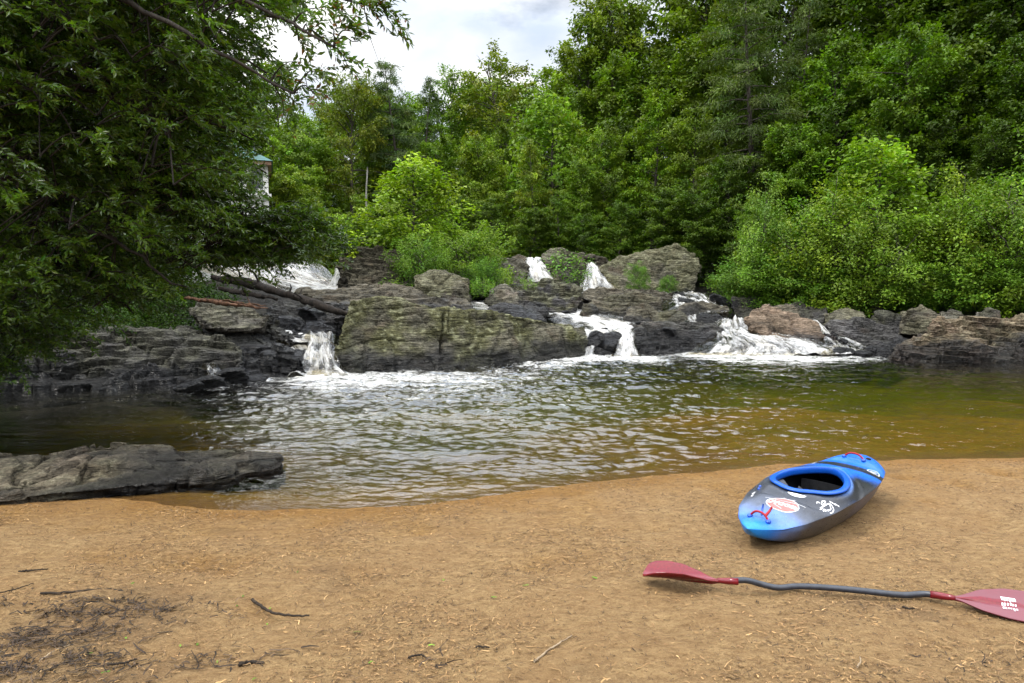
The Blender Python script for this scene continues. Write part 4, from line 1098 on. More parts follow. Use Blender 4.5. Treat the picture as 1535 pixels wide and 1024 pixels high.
def house():
    d = 31.5
    c = P(403, 305, d)                       # right corner of the front, foot of what shows
    bz = gz(c[0], c[1]) - .2
    top = P(403, 250, d)[2]
    t = thing('house', 'small white house with a teal roof showing through the left trees', 'house', (c[0], c[1], bz))
    t.rotation_euler[2] = math.atan2(-c[0], c[1])
    h = top - bz
    mw = mat_plain('white_siding', (.72, .71, .68), .6, .3, .06, 6, .01)
    mr = mat_plain('teal_roof', (.035, .10, .095), .6, .2, .3, 4, .02)
    md = mat_plain('window_dark', (.03, .035, .04), .08, .6, .1)
    mt = mat_plain('brown_soffit', (.22, .13, .08), .6, .3, .2)
    bm = bmesh.new(); box(bm, (-6, 0, 0), (0, 6, h)); bm_obj('wall', bm, mw, t)
    bm = bmesh.new(); box(bm, (-6.5, -.38, h + .003), (.15, 6.3, h + .17)); bm_obj('soffit', bm, mt, t)
    bm = bmesh.new()
    a = [bm.verts.new(p) for p in ((-6.6, -.45, h + .175), (.22, -.45, h + .175), (.22, 6.4, h + .175), (-6.6, 6.4, h + .175))]
    b = [bm.verts.new(p) for p in ((-3.7, 2.6, h + 1.9), (-2.4, 2.6, h + 1.9))]
    for f in ((a[0], a[1], b[1], b[0]), (a[1], a[2], b[1]), (a[2], a[3], b[0], b[1]), (a[3], a[0], b[0]), (a[3], a[2], a[1], a[0])): bm.faces.new(f)
    bm_obj('roof', bm, mr, t)
    for wx in (-.85, -2.9, -4.9):
        bm = bmesh.new()
        w, z0, z1 = .62, h - 1.05, h - .22
        box(bm, (wx - .08, -.06, z0), (wx, .03, z1)); box(bm, (wx + w, -.06, z0), (wx + w + .08, .03, z1))
        box(bm, (wx - .08, -.06, z1 + .002), (wx + w + .08, .03, z1 + .09)); box(bm, (wx - .12, -.1, z0 - .1), (wx + w + .12, .03, z0 - .002))
        fr = bm_obj('window', bm, mw, t)
        bm = bmesh.new(); box(bm, (wx + .002, -.02, z0), (wx + w - .002, .02, z1)); bm_obj('pane', bm, md, fr)
    bm = bmesh.new(); box(bm, (-6.2, -.22, h - 1.45), (.12, -.005, h - 1.28)); bm_obj('band_course', bm, mw, t)
house()

# grey dead trunk
def dead_trunk():
    a = P(549, 292, 30); b = P(551, 250, 30)
    tb = Tubes(); tb.add(curve_pts([a * 0 + (0, 0, -2.5), (0, 0, 0), (b - a) * .5, b - a], 12), np.linspace(.04, .03, 12), 7)
    me = tb.mesh('dead_trunk')
    o = obj('dead_trunk', me, mat_bark('grey_wood', (.12, .115, .10), (.3, .29, .26)))
    o.location = [float(v) for v in a]
    tag(o, 'thin grey dead trunk standing bare left of the bright sapling', 'dead tree')
dead_trunk()

# ------------------------------------------------------------------ driftwood on the left ledges
M_DRIFT = mat_bark('drift_wood', (.006, .005, .004), (.032, .024, .018))
M_RED = mat_bark('broken_wood', (.035, .018, .010), (.13, .065, .036))
def log(name, label, cat, pts, radii, mat, knots=0, seed=1):
    tb = Tubes()
    p = curve_pts([P(*q) for q in pts], 40)
    r = np.interp(np.linspace(0, 1, 40), np.linspace(0, 1, len(radii)), radii)
    g = np.random.default_rng(seed)
    tb.add(p, r * (1 + .12 * perlin(xyz(np.linspace(0, 9, 40), seed), 2)), 12)
    for k in range(knots):
        i = g.integers(6, 36); v = unit(g.normal(0, 1, 3) + np.array([0, -.3, .5]))
        tb.add(np.stack([p[i], p[i] + v * .18, p[i] + v * .34 + g.normal(0, .04, 3)]), [r[i] * .35, r[i] * .25, r[i] * .08], 5)
    me = tb.mesh(name)
    n = len(me.vertices); V = np.empty(n * 3, np.float32); me.vertices.foreach_get('co', V); V = V.reshape(-1, 3).astype(float)
    V += .05 * np.stack([perlin(V * 3 + 5, 1), perlin(V * 3 + 9, 2), perlin(V * 3 + 14, 3)], 1) + .045 * np.stack([perlin(V * 11 + 5, 1), perlin(V * 11 + 9, 2), perlin(V * 11 + 14, 3)], 1)
    c = p[0]
    me.vertices.foreach_set('co', (V - c).astype(np.float32).ravel()); me.update()
    o = obj(name, me, mat); o.location = [float(v) for v in c]
    return tag(o, label, cat)
log('fallen_log', 'long dark fallen log lying down the ledges towards the chute', 'log', [(318, 416, 17.2), (370, 424, 16.6), (430, 442, 16.0), (480, 458, 15.6), (522, 472, 15.2)], [.07, .12, .08, .10, .05], M_DRIFT, 6, 3)
log('broken_branch', 'reddish broken branch lying on the flat tilted slab', 'branch', [(276, 446, 14.6), (320, 452, 14.4), (365, 459, 14.2), (400, 462, 14.3)], [.03, .045, .035, .015], M_RED, 2, 5)
log('broken_branch', 'thin orange-brown split branch above the reddish broken one', 'branch', [(300, 449, 14.9), (350, 452, 14.8), (398, 460, 14.7)], [.02, .03, .01], M_RED, 0, 8)
log('driftwood', 'short brown driftwood piece lodged under the dark log', 'driftwood', [(330, 432, 16.6), (370, 440, 16.3), (415, 448, 16.0)], [.05, .06, .03], M_DRIFT, 3, 9)

# ------------------------------------------------------------------ kayak
def build_kayak():
    L = 2.08
    U = np.array([0, .03, .08, .16, .28, .40, .52, .64, .76, .85, .92, .97, 1.0])
    Wd = np.array([.002, .070, .145, .225, .288, .315, .325, .315, .285, .25, .215, .16, .004])
    KE = np.array([.186, .125, .085, .04, .008, 0, 0, 0, .012, .045, .10, .155, .246])
    ED = np.array([.187, .184, .186, .198, .220, .238, .245, .245, .240, .236, .238, .245, .25])
    DK = np.array([.189, .205, .222, .248, .285, .312, .315, .300, .285, .290, .305, .300, .254])
    def sm(tab, u):
        fine = np.linspace(0, 1, 400)
        v = np.interp(fine, U, tab)
        kern = np.hanning(25); kern /= kern.sum()
        v = np.convolve(np.pad(v, 12, mode='reflect', reflect_type='odd'), kern, mode='valid')
        return np.interp(u, fine, v)
    sc, ra, rb = .485 * L, .365, .215           # cockpit centre, half length, half width
    def cock(s, t):                              # <1 inside the opening
        a = (s - sc) / ra
        w = rb * (1 - .30 * a - .12 * a * a)
        return np.sqrt(a ** 2 + (t / np.maximum(w, .02)) ** 2)
    def deck_z(u, k):
        ed, dk = sm(ED, u), sm(DK, u)
        a = np.clip(1 - np.abs(k) ** 2.3, 0, 1)
        z = ed + (dk - ed) * a ** .75
        w = sm(Wd, u)
        s, t = u * L, k * w
        # hollows beside the bow and a ridge around the cockpit
        z = z - .022 * np.exp(-(((s - .24) / .10) ** 2 + ((np.abs(t) - .115) / .055) ** 2))
        z = z + .014 * np.exp(-(((s - .56) / .16) ** 2 + ((np.abs(t) - .14) / .07) ** 2))
        c = cock(s, t)
        z = z + .016 * np.exp(-((c - 1.22) / .10) ** 2) - .010 * np.exp(-((c - 1.48) / .1) ** 2) * (s > .5)
        # stern step
        z = z + .02 * sstep(.845, .88, u) * a
        return z
    def deck_pt(s, t, lift=0.0):
        u = np.clip(s / L, 0, 1); k = np.clip(t / sm(Wd, u), -1, 1)
        return np.stack([s, t, deck_z(u, k) + lift], -1)
    nu, nk = 220, 90
    u = (1 - np.cos(np.linspace(0, math.pi, nu))) / 2
    kk = np.sin(np.linspace(-1, 1, nk) * math.pi / 2)
    uu, k2 = np.meshgrid(u, kk, indexing='ij')
    w = sm(Wd, uu)
    zt = deck_z(uu, k2)
    ke, ed = sm(KE, uu), sm(ED, uu)
    zb = ke + (ed - ke) * np.abs(k2) ** 4.2
    S = uu * L
    top = np.stack([S, w * k2, zt], -1)
    bot = np.stack([S, w * k2 * (1 - .10 * (1 - np.abs(k2)) ** .5 * 0), zb], -1)
    ring = np.concatenate([top, bot[:, -2:0:-1]], 1)
    nr = ring.shape[1]
    V = ring.reshape(-1, 3)
    Fc = grid_faces(nu, nr, 0, True)
    cen = V[Fc].mean(1)
    is_top = (Fc % nr).max(1) < nk
    hole = is_top & (cock(cen[:, 0], cen[:, 1]) < .99)
    Fc = Fc[~hole]
    # airbrushed plastic: blue ends, charcoal middle, silver between, scuffed grey hull
    s, t, z = V[:, 0] / L, V[:, 1], V[:, 2]
    kx = np.tile(np.concatenate([kk, kk[-2:0:-1]]), nu)
    topm = np.tile(np.concatenate([np.ones(nk), np.zeros(nr - nk)]), nu)
    n = fbm(np.stack([V[:, 0] * 3, t * 4, z * 4], 1), 4, 7)
    n2 = fbm(np.stack([V[:, 0] * 26, t * 26, z * 26], 1), 3, 9)
    blue = np.array([.006, .105, .50]); cyan = np.array([.012, .20, .58]); silver = np.array([.12, .145, .21]); black = np.array([.007, .008, .010]); hullc = np.array([.06, .052, .048])
    def mixv(a, b, k): return a * (1 - k[:, None]) + b * k[:, None]
    col = np.tile(blue, (len(V), 1))
    col = mixv(col, cyan, sstep(.10, .0, s))
    col = mixv(col, np.array([.08, .18, .48]), sstep(.04, .14, s + .04 * n) * sstep(.24, .16, s))
    col = mixv(col, silver, sstep(.10, .20, s + .05 * n) * sstep(.46, .38, s + .05 * n))
    gr = np.array([.034, .038, .05])
    col = mixv(col, gr, sstep(.13, .24, s + .06 * n) * sstep(.50, .42, s) * sstep(.02, .12, .16 - np.abs(t) * .2 + .05 * n))
    col = mixv(col, black, sstep(.34, .46, s + .1 * n) * sstep(.78, .64, s + .08 * n) * sstep(.30, .62, np.abs(kx) + .1 * n) * topm)
    col = mixv(col, black, sstep(.755, .775, s) * sstep(.83, .81, s))
    col = mixv(col, np.array([.08, .18, .46]), sstep(1.30, 1.18, cock(V[:, 0], t)) * sstep(1.02, 1.1, cock(V[:, 0], t)) * topm * sstep(.35, .55, s) * .8)
    side = (1 - topm) * sstep(.97, .90, np.abs(kx))
    side = np.maximum(side, (1 - topm) * sstep(.16, .26, s) * sstep(.9, .82, s))
    col = mixv(col, hullc * (1 + .5 * n[:, None]), side * sstep(.07, .2, s + .05 * n) * .92)
    col = col * (1 + .22 * n2[:, None])
    me = mesh_np('hull', V, Fc, True, {'col': np.clip(col, .004, 1)})
    m, nt = new_mat('kayak_plastic')
    at = nd(nt, 'ShaderNodeAttribute', attribute_name='col').outputs['Color']
    tc = nd(nt, 'ShaderNodeTexCoord').outputs['Object']
    sc1 = noise(nt, nd(nt, 'ShaderNodeMapping', {'Vector': tc, 'Scale': (3, 30, 30), 'Rotation': (0, 0, .4)}).outputs[0], 4, 5, .7)
    sp = noise(nt, tc, 160, 3, .6)
    cc = mixc(nt, ramp(nt, sc1, [(.60, 0), (.72, .22)]), at, (.45, .45, .46))
    cc = mixc(nt, ramp(nt, sp, [(.68, 0), (.75, .25)]), cc, (.35, .33, .3))
    rg = mth(nt, 'MULTIPLY_ADD', sc1, .3, .16)
    out(nt, principled(nt, cc, rg, .28, sp, .0012))
    h = G(1108, 812, 0)
    bow = P(1107, 787, 4.03)
    root = thing('kayak', 'blue and charcoal airbrushed whitewater kayak beached on the sand', 'kayak')
    obj('hull', me, m, root)
    # dark inside
    mk = mat_plain('dark_foam', (.012, .012, .013), .8, .2, .3, 40, .003)
    inn = np.stack([S, w * k2 * .95, np.minimum(zb + .02, zt - .01)], -1)[62:-62]
    obj('inner_shell', mesh_np('inner_shell', inn.reshape(-1, 3), grid_faces(inn.shape[0], nk), True), mk, root)
    # cockpit rim: a lip swept round the opening
    mb = mat_plain('rim_plastic', (.006, .075, .40), .28, .3, .15, 60, .001)
    th = np.linspace(0, 2 * math.pi, 120, endpoint=False)
    a = np.cos(th)
    ps_ = sc + ra * a; pt_ = rb * (1 - .30 * a - .12 * a * a) * np.sin(th)
    ctr = deck_pt(ps_, pt_)
    # the rim keeps a fair curve
    zr = .276 - .02 * (ps_ - sc) / ra
    ctr[:, 2] = np.maximum(ctr[:, 2] + .012, zr + .004)
    tg = np.roll(ctr, -1, 0) - np.roll(ctr, 1, 0); tg = unit(tg)
    outw = unit(np.cross(tg, [0, 0, 1.0]))
    if (outw[0] * (ctr[0] - [sc, 0, .3])).sum() < 0: outw = -outw
    prof = np.array([(-.016, -.035), (-.016, -.01), (-.014, .010), (-.006, .016), (.010, .016), (.028, .010), (.036, .003), (.036, -.005), (.026, -.006), (.010, -.008), (.010, -.05), (-.010, -.05)])
    RV = ctr[:, None] + outw[:, None] * prof[None, :, :1] * .8 + np.array([0, 0, 1.0]) * prof[None, :, 1:] * .8
    f = grid_faces(120, len(prof), 0, True)
    last = np.stack([119 * len(prof) + np.arange(len(prof)), np.arange(len(prof)), (np.arange(len(prof)) + 1) % len(prof), 119 * len(prof) + (np.arange(len(prof)) + 1) % len(prof)], 1)
    obj('cockpit_rim', mesh_np('cockpit_rim', RV.reshape(-1, 3), np.concatenate([f, last]), True), mb, root)
    # seat with raised back band, thigh braces
    mg = mat_plain('grey_plastic', (.05, .053, .06), .5, .4, .2, 50, .002)
    bm = bmesh.new()
    gx = [[bm.verts.new((sc - .02 + .20 * i / 8, -.17 + .34 * j / 10, .055 + .05 * (abs(j - 5) / 5) ** 2 + .07 * (i / 8) ** 3)) for j in range(11)] for i in range(9)]
    for i in range(8):
        for j in range(10): bm.faces.new((gx[i][j], gx[i + 1][j], gx[i + 1][j + 1], gx[i][j + 1]))
    st = bm_obj('seat', bm, mg, root, smooth=True)
    bm = bmesh.new()
    gx = [[bm.verts.new((sc + .21 + .04 * math.cos((j - 5) / 5 * 1.3), -.17 + .34 * j / 10, .10 + .13 * i / 5)) for j in range(11)] for i in range(6)]
    for i in range(5):
        for j in range(10): bm.faces.new((gx[i][j], gx[i + 1][j], gx[i + 1][j + 1], gx[i][j + 1]))
    bm_obj('back_band', bm, mk, root, smooth=True)
    for sg in (-1, 1):
        bm = bmesh.new()
        gx = []
        for i in range(9):
            s_ = sc - .30 + .26 * i / 8
            row_ = []
            for j in range(5):
                t_ = sg * (.205 - .085 * j / 4 * math.sin(math.pi * (i + 1) / 10))
                row_.append(bm.verts.new((s_, t_, .272 - .02 * (j / 4) ** 2 - .012 * i / 8)))
            gx.append(row_)
        for i in range(8):
            for j in range(4): bm.faces.new((gx[i][j], gx[i + 1][j], gx[i + 1][j + 1], gx[i][j + 1]))
        bm_obj('thigh_brace', bm, mg, root, smooth=True)
    bm = bmesh.new()
    gx = [[bm.verts.new((sc - .33 + .25 * i / 8, -.035 + .07 * j / 4, .07 + .17 * math.sin(math.pi * (.12 + .8 * i / 8)))) for j in range(5)] for i in range(9)]
    for i in range(8):
        for j in range(4): bm.faces.new((gx[i][j], gx[i + 1][j], gx[i + 1][j + 1], gx[i][j + 1]))
    bm_obj('foam_pillar', bm, mg, root, smooth=True)
    # grab handles: red webbing loop on blue mounts
    mred = mat_plain('red_webbing', (.30, .012, .018), .55, .3, .3, 120, .002)
    mbl = mat_plain('blue_mount', (.01, .07, .38), .3, .5, .2, 60, .001)
    def handle(s0, half, label):
        tb = Tubes()
        q = np.linspace(-1, 1, 15)
        p = deck_pt(np.full(15, s0) + .004 * q, half * q); p[:, 2] += .006 + .034 * (1 - np.abs(q) ** 2.5)
        tb.add(p, .0075, 7)
        hn = obj('grab_handle', tb.mesh('grab_handle'), mred, root)
        hn['label'] = label
        for sg in (-1, 1):
            bm = bmesh.new()
            bmesh.ops.create_uvsphere(bm, u_segments=14, v_segments=8, radius=1)
            c = deck_pt(np.array([s0 + .004 * sg]), np.array([half * sg]))[0]
            for v in bm.verts: v.co = Vector((c[0] + v.co.x * .024, c[1] + v.co.y * .017, c[2] + .004 + v.co.z * .014))
            bm_obj('mount', bm, mbl, hn, smooth=True)
        return hn
    hb = handle(.155, .062, 'red bow grab loop with loose tags')
    handle(1.83 * L / 2.08, .075, 'red stern grab loop')
    tb = Tubes()
    c = deck_pt(np.array([.155]), np.array([-.04]))[0]
    tb.add([c + (0, 0, .03), c + (.03, -.01, .055), c + (.055, -.012, .075)], [.010, .008, .006], 6)
    obj('strap_tail', tb.mesh('strap_tail'), mred, hb)
    tb = Tubes(); tb.add([c + (.01, .03, .02), c + (.035, .04, .05), c + (.055, .045, .08)], [.007, .007, .005], 6)
    obj('strap_tail', tb.mesh('strap_tail'), mbl, hb)
    # drain plug near the stern, screws and outfitting bolts
    def button(s_, t_, r_, name, mat, lift=.004):
        bm = bmesh.new()
        bmesh.ops.create_uvsphere(bm, u_segments=12, v_segments=6, radius=1)
        c = deck_pt(np.array([s_]), np.array([t_]))[0]
        for v in bm.verts: v.co = Vector((c[0] + v.co.x * r_, c[1] + v.co.y * r_, c[2] + v.co.z * lift))
        return bm_obj(name, bm, mat, root, smooth=True)
    button(1.90, -.085, .022, 'drain_plug', mk, .012)
    button(.60, .215, .012, 'bolt', mbl, .012); button(.64, .225, .012, 'bolt', mbl, .012)
    button(.95, .262, .008, 'bolt', mbl, .006); button(.60, -.245, .006, 'bolt', mg, .004)
    # graphics that lie on the deck
    def decal(name, pts2d, s0, t0, rot, mat, label=None, lift=.0016, faces=None):
        """pts2d (x, y) in metres about the decal's centre, x across the deck"""
        p = np.asarray(pts2d, float)
        ca, sa = math.cos(rot), math.sin(rot)
        ds = p[:, 0] * sa + p[:, 1] * ca; dt = p[:, 0] * ca - p[:, 1] * sa
        V = deck_pt(s0 + ds, t0 + dt, lift)
        me = bpy.data.meshes.new(name); me.from_pydata(V.tolist(), [], faces); me.update()
        o = obj(name, me, mat, root)
        if label: o['label'] = label
        return o
    def lens(rx, ry, pw=1.0, n=40, rings=7):
        V, Fs = [(0, 0)], []
        for r_ in range(1, rings + 1):
            for i in range(n):
                a_ = 2 * math.pi * i / n
                x_ = math.cos(a_) * rx * r_ / rings
                y_ = math.copysign(abs(math.sin(a_)) ** pw, math.sin(a_)) * ry * r_ / rings
                V.append((x_, y_))
        for i in range(n): Fs.append((0, 1 + i, 1 + (i + 1) % n))
        for r_ in range(rings - 1):
            for i in range(n):
                Fs.append((1 + r_ * n + i, 1 + (r_ + 1) * n + i, 1 + (r_ + 1) * n + (i + 1) % n, 1 + r_ * n + (i + 1) % n))
        return V, Fs
    mrd = mat_plain('sticker_red', (.52, .11, .10), .45, .4, .15, 30, .0005)
    mwh = mat_plain('sticker_white', (.74, .74, .76), .4, .4, .06, 30, .0005)
    GS, GT, GR_ = .41, -.035, KAY_LOGO_ROT
    V2, F2 = lens(.107, .088, 1.25); decal('emblem_border', V2, GS, GT, GR_, mwh, None, .0014, F2)
    V2, F2 = lens(.102, .083, 1.25); decal('emblem', V2, GS, GT, GR_, mrd, 'red lens-shaped emblem crossed by a white name', .0024, F2)
    # the name across it, tapering to a point
    def grid_text(txt, width, height, taper):
        cu = bpy.data.curves.new('t', 'FONT'); cu.body = txt; cu.size = 1; cu.align_x = 'CENTER'; cu.align_y = 'CENTER'; cu.offset = .02
        o = bpy.data.objects.new('t', cu); C.objects.link(o)
        me = bpy.data.meshes.new_from_object(o.evaluated_get(DG()))
        bpy.data.objects.remove(o)
        bm = bmesh.new(); bm.from_mesh(me); bmesh.ops.triangulate(bm, faces=bm.faces[:])
        bmesh.ops.subdivide_edges(bm, edges=[e for e in bm.edges if e.calc_length() > .15], cuts=2, use_grid_fill=True)
        bmesh.ops.triangulate(bm, faces=bm.faces[:])
        v = np.array([x.co[:2] for x in bm.verts]); bm.verts.index_update()
        fs = [[x.index for x in f_.verts] for f_ in bm.faces]
        bm.free()
        v = v - (v.max(0) + v.min(0)) / 2
        v = v / np.ptp(v, axis=0)
        y = v[:, 1] * height * (1 - taper * (v[:, 0] + .5))
        return np.stack([v[:, 0] * width, y], 1), fs
    vt, ft = grid_text('DAGGER', .205, .054, .45)
    bar = np.array([[-.128, .0], [-.112, .034], [.09, .021], [.128, .004], [.09, -.018], [-.112, -.034]])
    bv_, bf_ = [], []
    for i in range(25):
        x_ = -.128 + .256 * i / 24
        hi = np.interp(x_, [-.128, -.112, .09, .128], [.004, .036, .024, .002]); lo_ = -hi
        for j in range(5): bv_.append((x_, lo_ + (hi - lo_) * j / 4))
    for i in range(24):
        for j in range(4): bf_.append((i * 5 + j, i * 5 + 5 + j, i * 5 + 6 + j, i * 5 + 1 + j))
    decal('emblem_name', vt, GS, GT - .006, GR_ + math.pi, mwh, 'white pointed lettering across the emblem', .0040, ft)
    def strokes(name, lines, s0, t0, rot, wd, mat, label=None, lift=.002):
        Vv, Ff = [], []
        for ln_ in lines:
            c_ = curve_pts([(a_, b_, 0) for a_, b_ in ln_], 14)[:, :2]
            tg_ = np.gradient(c_, axis=0); tg_ /= np.linalg.norm(tg_, axis=1)[:, None] + 1e-9
            nn_ = np.stack([-tg_[:, 1], tg_[:, 0]], 1) * wd / 2
            b0 = len(Vv)
            for p_, n_ in zip(c_, nn_): Vv += [tuple(p_ + n_), tuple(p_ - n_)]
            for i in range(13): Ff.append((b0 + 2 * i, b0 + 2 * i + 1, b0 + 2 * i + 3, b0 + 2 * i + 2))
        return decal(name, Vv, s0, t0, rot, mat, label, lift, Ff)
    strokes('emblem_line', [[(-.13, .052), (0, .045), (.13, .03)]], GS, GT, GR_, .0025, mwh, None, .004)
    strokes('emblem_swash', [[(-.02, -.06), (.03, -.035), (.05, -.02)], [(-.05, .09), (-.02, .08)], [(.02, .09), (.04, .07)]], GS, GT, GR_, .003, mwh, None, .004)
    # line drawing on the charcoal flank
    D = [[(-.055, .06), (-.07, .03), (-.06, -.03), (-.04, -.07)], [(-.055, .06), (-.03, .06), (.0, .02), (.03, -.03), (.05, -.06)], [(-.035, .05), (-.045, .01), (-.02, -.03), (.02, -.05)],
         [(.005, .055), (.015, .02), (.03, -.02)], [(.005, .055), (.035, .03), (.04, -.01)], [(-.03, -.045), (-.005, -.05), (.0, -.085)], [(-.005, -.06), (.02, -.075), (.015, -.10)], [(.055, -.005), (.075, -.01), (.085, -.03)], [(.03, -.05), (.05, -.09)], [(-.09, .10), (-.03, .085)], [(-.12, .115), (-.08, .105)]]
    D = [[(a_ * .68, b_ * .68) for a_, b_ in l_] for l_ in D]
    strokes('line_drawing', D, KAY_DRAW[0], KAY_DRAW[1], KAY_DRAW[2], .0065, mwh, 'white line drawing of leaves on the charcoal flank')
    # white half-round patch by the rim, stern badge, scrawl on the far edge
    hp = [(0.062 * math.cos(a_), -.032 * math.sin(a_)) for a_ in np.linspace(0, math.pi, 16)]
    bm_v = [(0, 0)] + hp
    decal('patch', bm_v, *KAY_PATCH, mwh, 'white half-round patch by the cockpit rim', .003, [(0, i + 1, i + 2) for i in range(15)])
    strokes('scrawl', [[(-.03, 0), (-.02, .012), (-.01, 0), (0, .012)], [(.01, 0), (.015, .014), (.025, 0)], [(.04, .01), (.045, -.005), (.055, .01)], [(.065, 0), (.075, .012), (.085, 0)]], .47, .205, 1.3, .006, mwh, 'white scrawl along the far edge')
    strokes('scrawl', [[(-.06, 0), (-.05, .01), (-.035, 0)], [(-.025, 0), (-.02, .012), (0, .004)], [(.01, 0), (.02, .012), (.03, 0)], [(.04, .01), (.06, .004)]], 1.62, .235, 1.45, .006, mwh, 'white scrawl on the black band')
    strokes('badge', [[(-.05, .03), (0, .035), (.05, .02)], [(.05, .02), (.03, -.03), (0, -.05)], [(0, -.05), (-.03, -.02), (-.05, .03)], [(-.025, .015), (-.02, -.01), (0, -.03)], [(0, .02), (-.005, -.005), (.01, -.02)], [(.025, .015), (.012, .0)]], 1.70, -.195, 1.2, .006, mwh, 'white triangular badge on the black band')
    # place: bow towards the camera
    ang = KAY_ANG
    M = Matrix.Rotation(ang, 4, 'Z') @ Matrix.Rotation(KAY_PITCH, 4, 'Y') @ Matrix.Rotation(KAY_ROLL, 4, 'X')
    root.rotation_euler = M.to_euler()
    mid = M @ Vector((L * .48, 0, 0))
    M = M @ Matrix.Scale(KAY_SCALE, 4)
    root.scale = (KAY_SCALE,) * 3
    mid = M @ Vector((L * .48, 0, 0))
    bz = G(KAY_BOW[0], KAY_BOW[1], -.02 + .18 * KAY_SCALE)
    loc = Vector(bz.tolist()) - (M @ Vector((0, 0, .19)))
    cx, cy = loc.x + mid.x, loc.y + mid.y
    gzv = float(sand_z(np.array([cx]), np.array([cy]))[0])
    root.location = (loc.x, loc.y, gzv - mid.z - .012)
KAY_ANG, KAY_PITCH, KAY_ROLL, KAY_BOW, KAY_SCALE = R(45), R(0), R(3), (1121, 777), .97
KAY_LOGO_ROT = R(0)
KAY_DRAW = (.62, -.235, R(-20))
KAY_PATCH = (.575, -.06, R(0))
build_kayak()

# ------------------------------------------------------------------ paddle
def build_paddle():
    zc = .018
    pts_px = [(1090, 871, .05), (1118, 870, .055), (1142, 876, .03), (1166, 881, .018), (1196, 879, .022), (1240, 881, .03), (1290, 885.5, .03), (1330, 890, .022), (1358, 892, .018), (1386, 890.5, .03), (1414, 894, .04)]
    w = []
    for px, py, zz in pts_px:
        q = G(px, py, 0); g0 = gz(q[0], q[1])
        w.append(G(px, py, g0 + zz + .004))
    w = np.array(w)
    root = thing('paddle', 'red-bladed kayak paddle with a bent black shaft lying on the sand', 'paddle', w[5])
    o = w[5]
    tb = Tubes(); c = curve_pts(w, 70); tb.add(c - o, .0155, 14)
    ms_ = mat_plain('carbon_shaft', (.022, .025, .034), .38, .5, .35, 40, .001)
    obj('shaft', tb.mesh('shaft'), ms_, root)
    m, nt = new_mat('red_blade')
    tc = nd(nt, 'ShaderNodeTexCoord').outputs['Object']
    n = noise(nt, tc, 14, 5, .6); n2 = noise(nt, tc, 90, 3)
    dust = nd(nt, 'ShaderNodeAttribute', attribute_name='dry').outputs['Fac']
    cc = mixc(nt, ramp(nt, n2, [(.3, 0), (.7, 1)]), (.11, .003, .007), (.17, .005, .012))
    cc = mixc(nt, mth(nt, 'MULTIPLY', dust, ramp(nt, n, [(.25, .75), (.7, 1)])), cc, (.13, .030, .042))
    rg = mth(nt, 'MULTIPLY_ADD', dust, .28, .14)
    bs = nd(nt, 'ShaderNodeBsdfPrincipled', {'Base Color': cc, 'Roughness': rg, 'Specular IOR Level': .5})
    out(nt, bs.outputs[0])
    mwh = mat_plain('blade_mark', (.8, .78, .8), .5, .4, .05)
    def blade(base, direction, roll, length, width, camber, sweep, dryf, label, marks):
        """spoon blade from base along direction; roll turns its face"""
        d = unit(direction)
        side0 = unit(np.cross(d, [0, 0, 1.0])); up0 = np.cross(side0, d)
        side = side0 * math.cos(roll) + up0 * math.sin(roll); up = np.cross(side, d)
        nu, nv = 60, 25
        u = np.linspace(0, 1, nu)
        wl = np.interp(u, [0, .06, .14, .30, .5, .7, .85, .94, .985, 1], [.018, .024, .10, .36, .49, .50, .45, .35, .20, .06]) * width
        wr = np.interp(u, [0, .06, .14, .30, .5, .7, .85, .94, .985, 1], [.018, .022, .07, .29, .44, .49, .47, .40, .26, .06]) * width
        kern = np.hanning(7); kern /= kern.sum()
        wl = np.convolve(np.pad(wl, 3, mode='edge'), kern, 'valid'); wr = np.convolve(np.pad(wr, 3, mode='edge'), kern, 'valid')
        v = np.linspace(-1, 1, nv)
        U_, V_ = np.meshgrid(u, v, indexing='ij')
        lat = np.where(V_ < 0, V_ * wl[:, None], V_ * wr[:, None])
        z = camber * (lat / width * 2) ** 2 + sweep * (U_ ** 2) - .010 * np.exp(-(V_ / .12) ** 2) * sstep(.9, .3, U_) * sstep(.06, .2, U_)
        def at(U__, lat_, z_): return base + d * (U__ * length)[..., None] + side * lat_[..., None] + up * z_[..., None]
        top = at(U_, lat, z + .004); botm = at(U_, lat * .995, z - .003 - .012 * np.exp(-(lat / .012) ** 2) * (1 - U_))
        ring = np.concatenate([top, botm[:, ::-1]], 1) - o
        nr = ring.shape[1]
        Vv = ring.reshape(-1, 3)
        fc = grid_faces(nu, nr, 0, True)
        edge_n = fbm(np.stack([U_.ravel() * 9, V_.ravel() * 3, U_.ravel() * 0], 1), 3, 5).reshape(U_.shape)
        dr = dryf(U_, V_, edge_n)
        dr = np.concatenate([dr, dr[:, ::-1] * 0], 1)
        me = mesh_np('blade', Vv, fc, True, {'dry': dr.ravel()})
        b = obj('blade', me, m, root)
        b['label'] = label
        # white marks on the face
        Mv, Mf = [], []
        for (u0, l0, du, dl) in marks:
            uu = np.array([u0, u0 + du, u0 + du, u0]); ll = np.array([l0, l0, l0 + dl, l0 + dl])
            zz = camber * (ll / width * 2) ** 2 + sweep * uu ** 2 - .010 * np.exp(-((ll / (.45 * width)) / .12) ** 2) + .0062
            q = at(uu, ll, zz) - o
            i0 = len(Mv); Mv += q.tolist(); Mf.append((i0, i0 + 1, i0 + 2, i0 + 3))
        mm = bpy.data.meshes.new('blade_mark'); mm.from_pydata(Mv, [], Mf); mm.update()
        obj('blade_mark', mm, mwh, b)
        tb = Tubes(); tb.add([base - d * .055 - o, base - o, base + d * .05 - o], [.0175, .0172, .012], 12)
        obj('ferrule', tb.mesh('ferrule'), m, b)
    lb = w[0]
    lt = G(964, 863, gz(*G(966, 866, 0)[:2]) + .045)
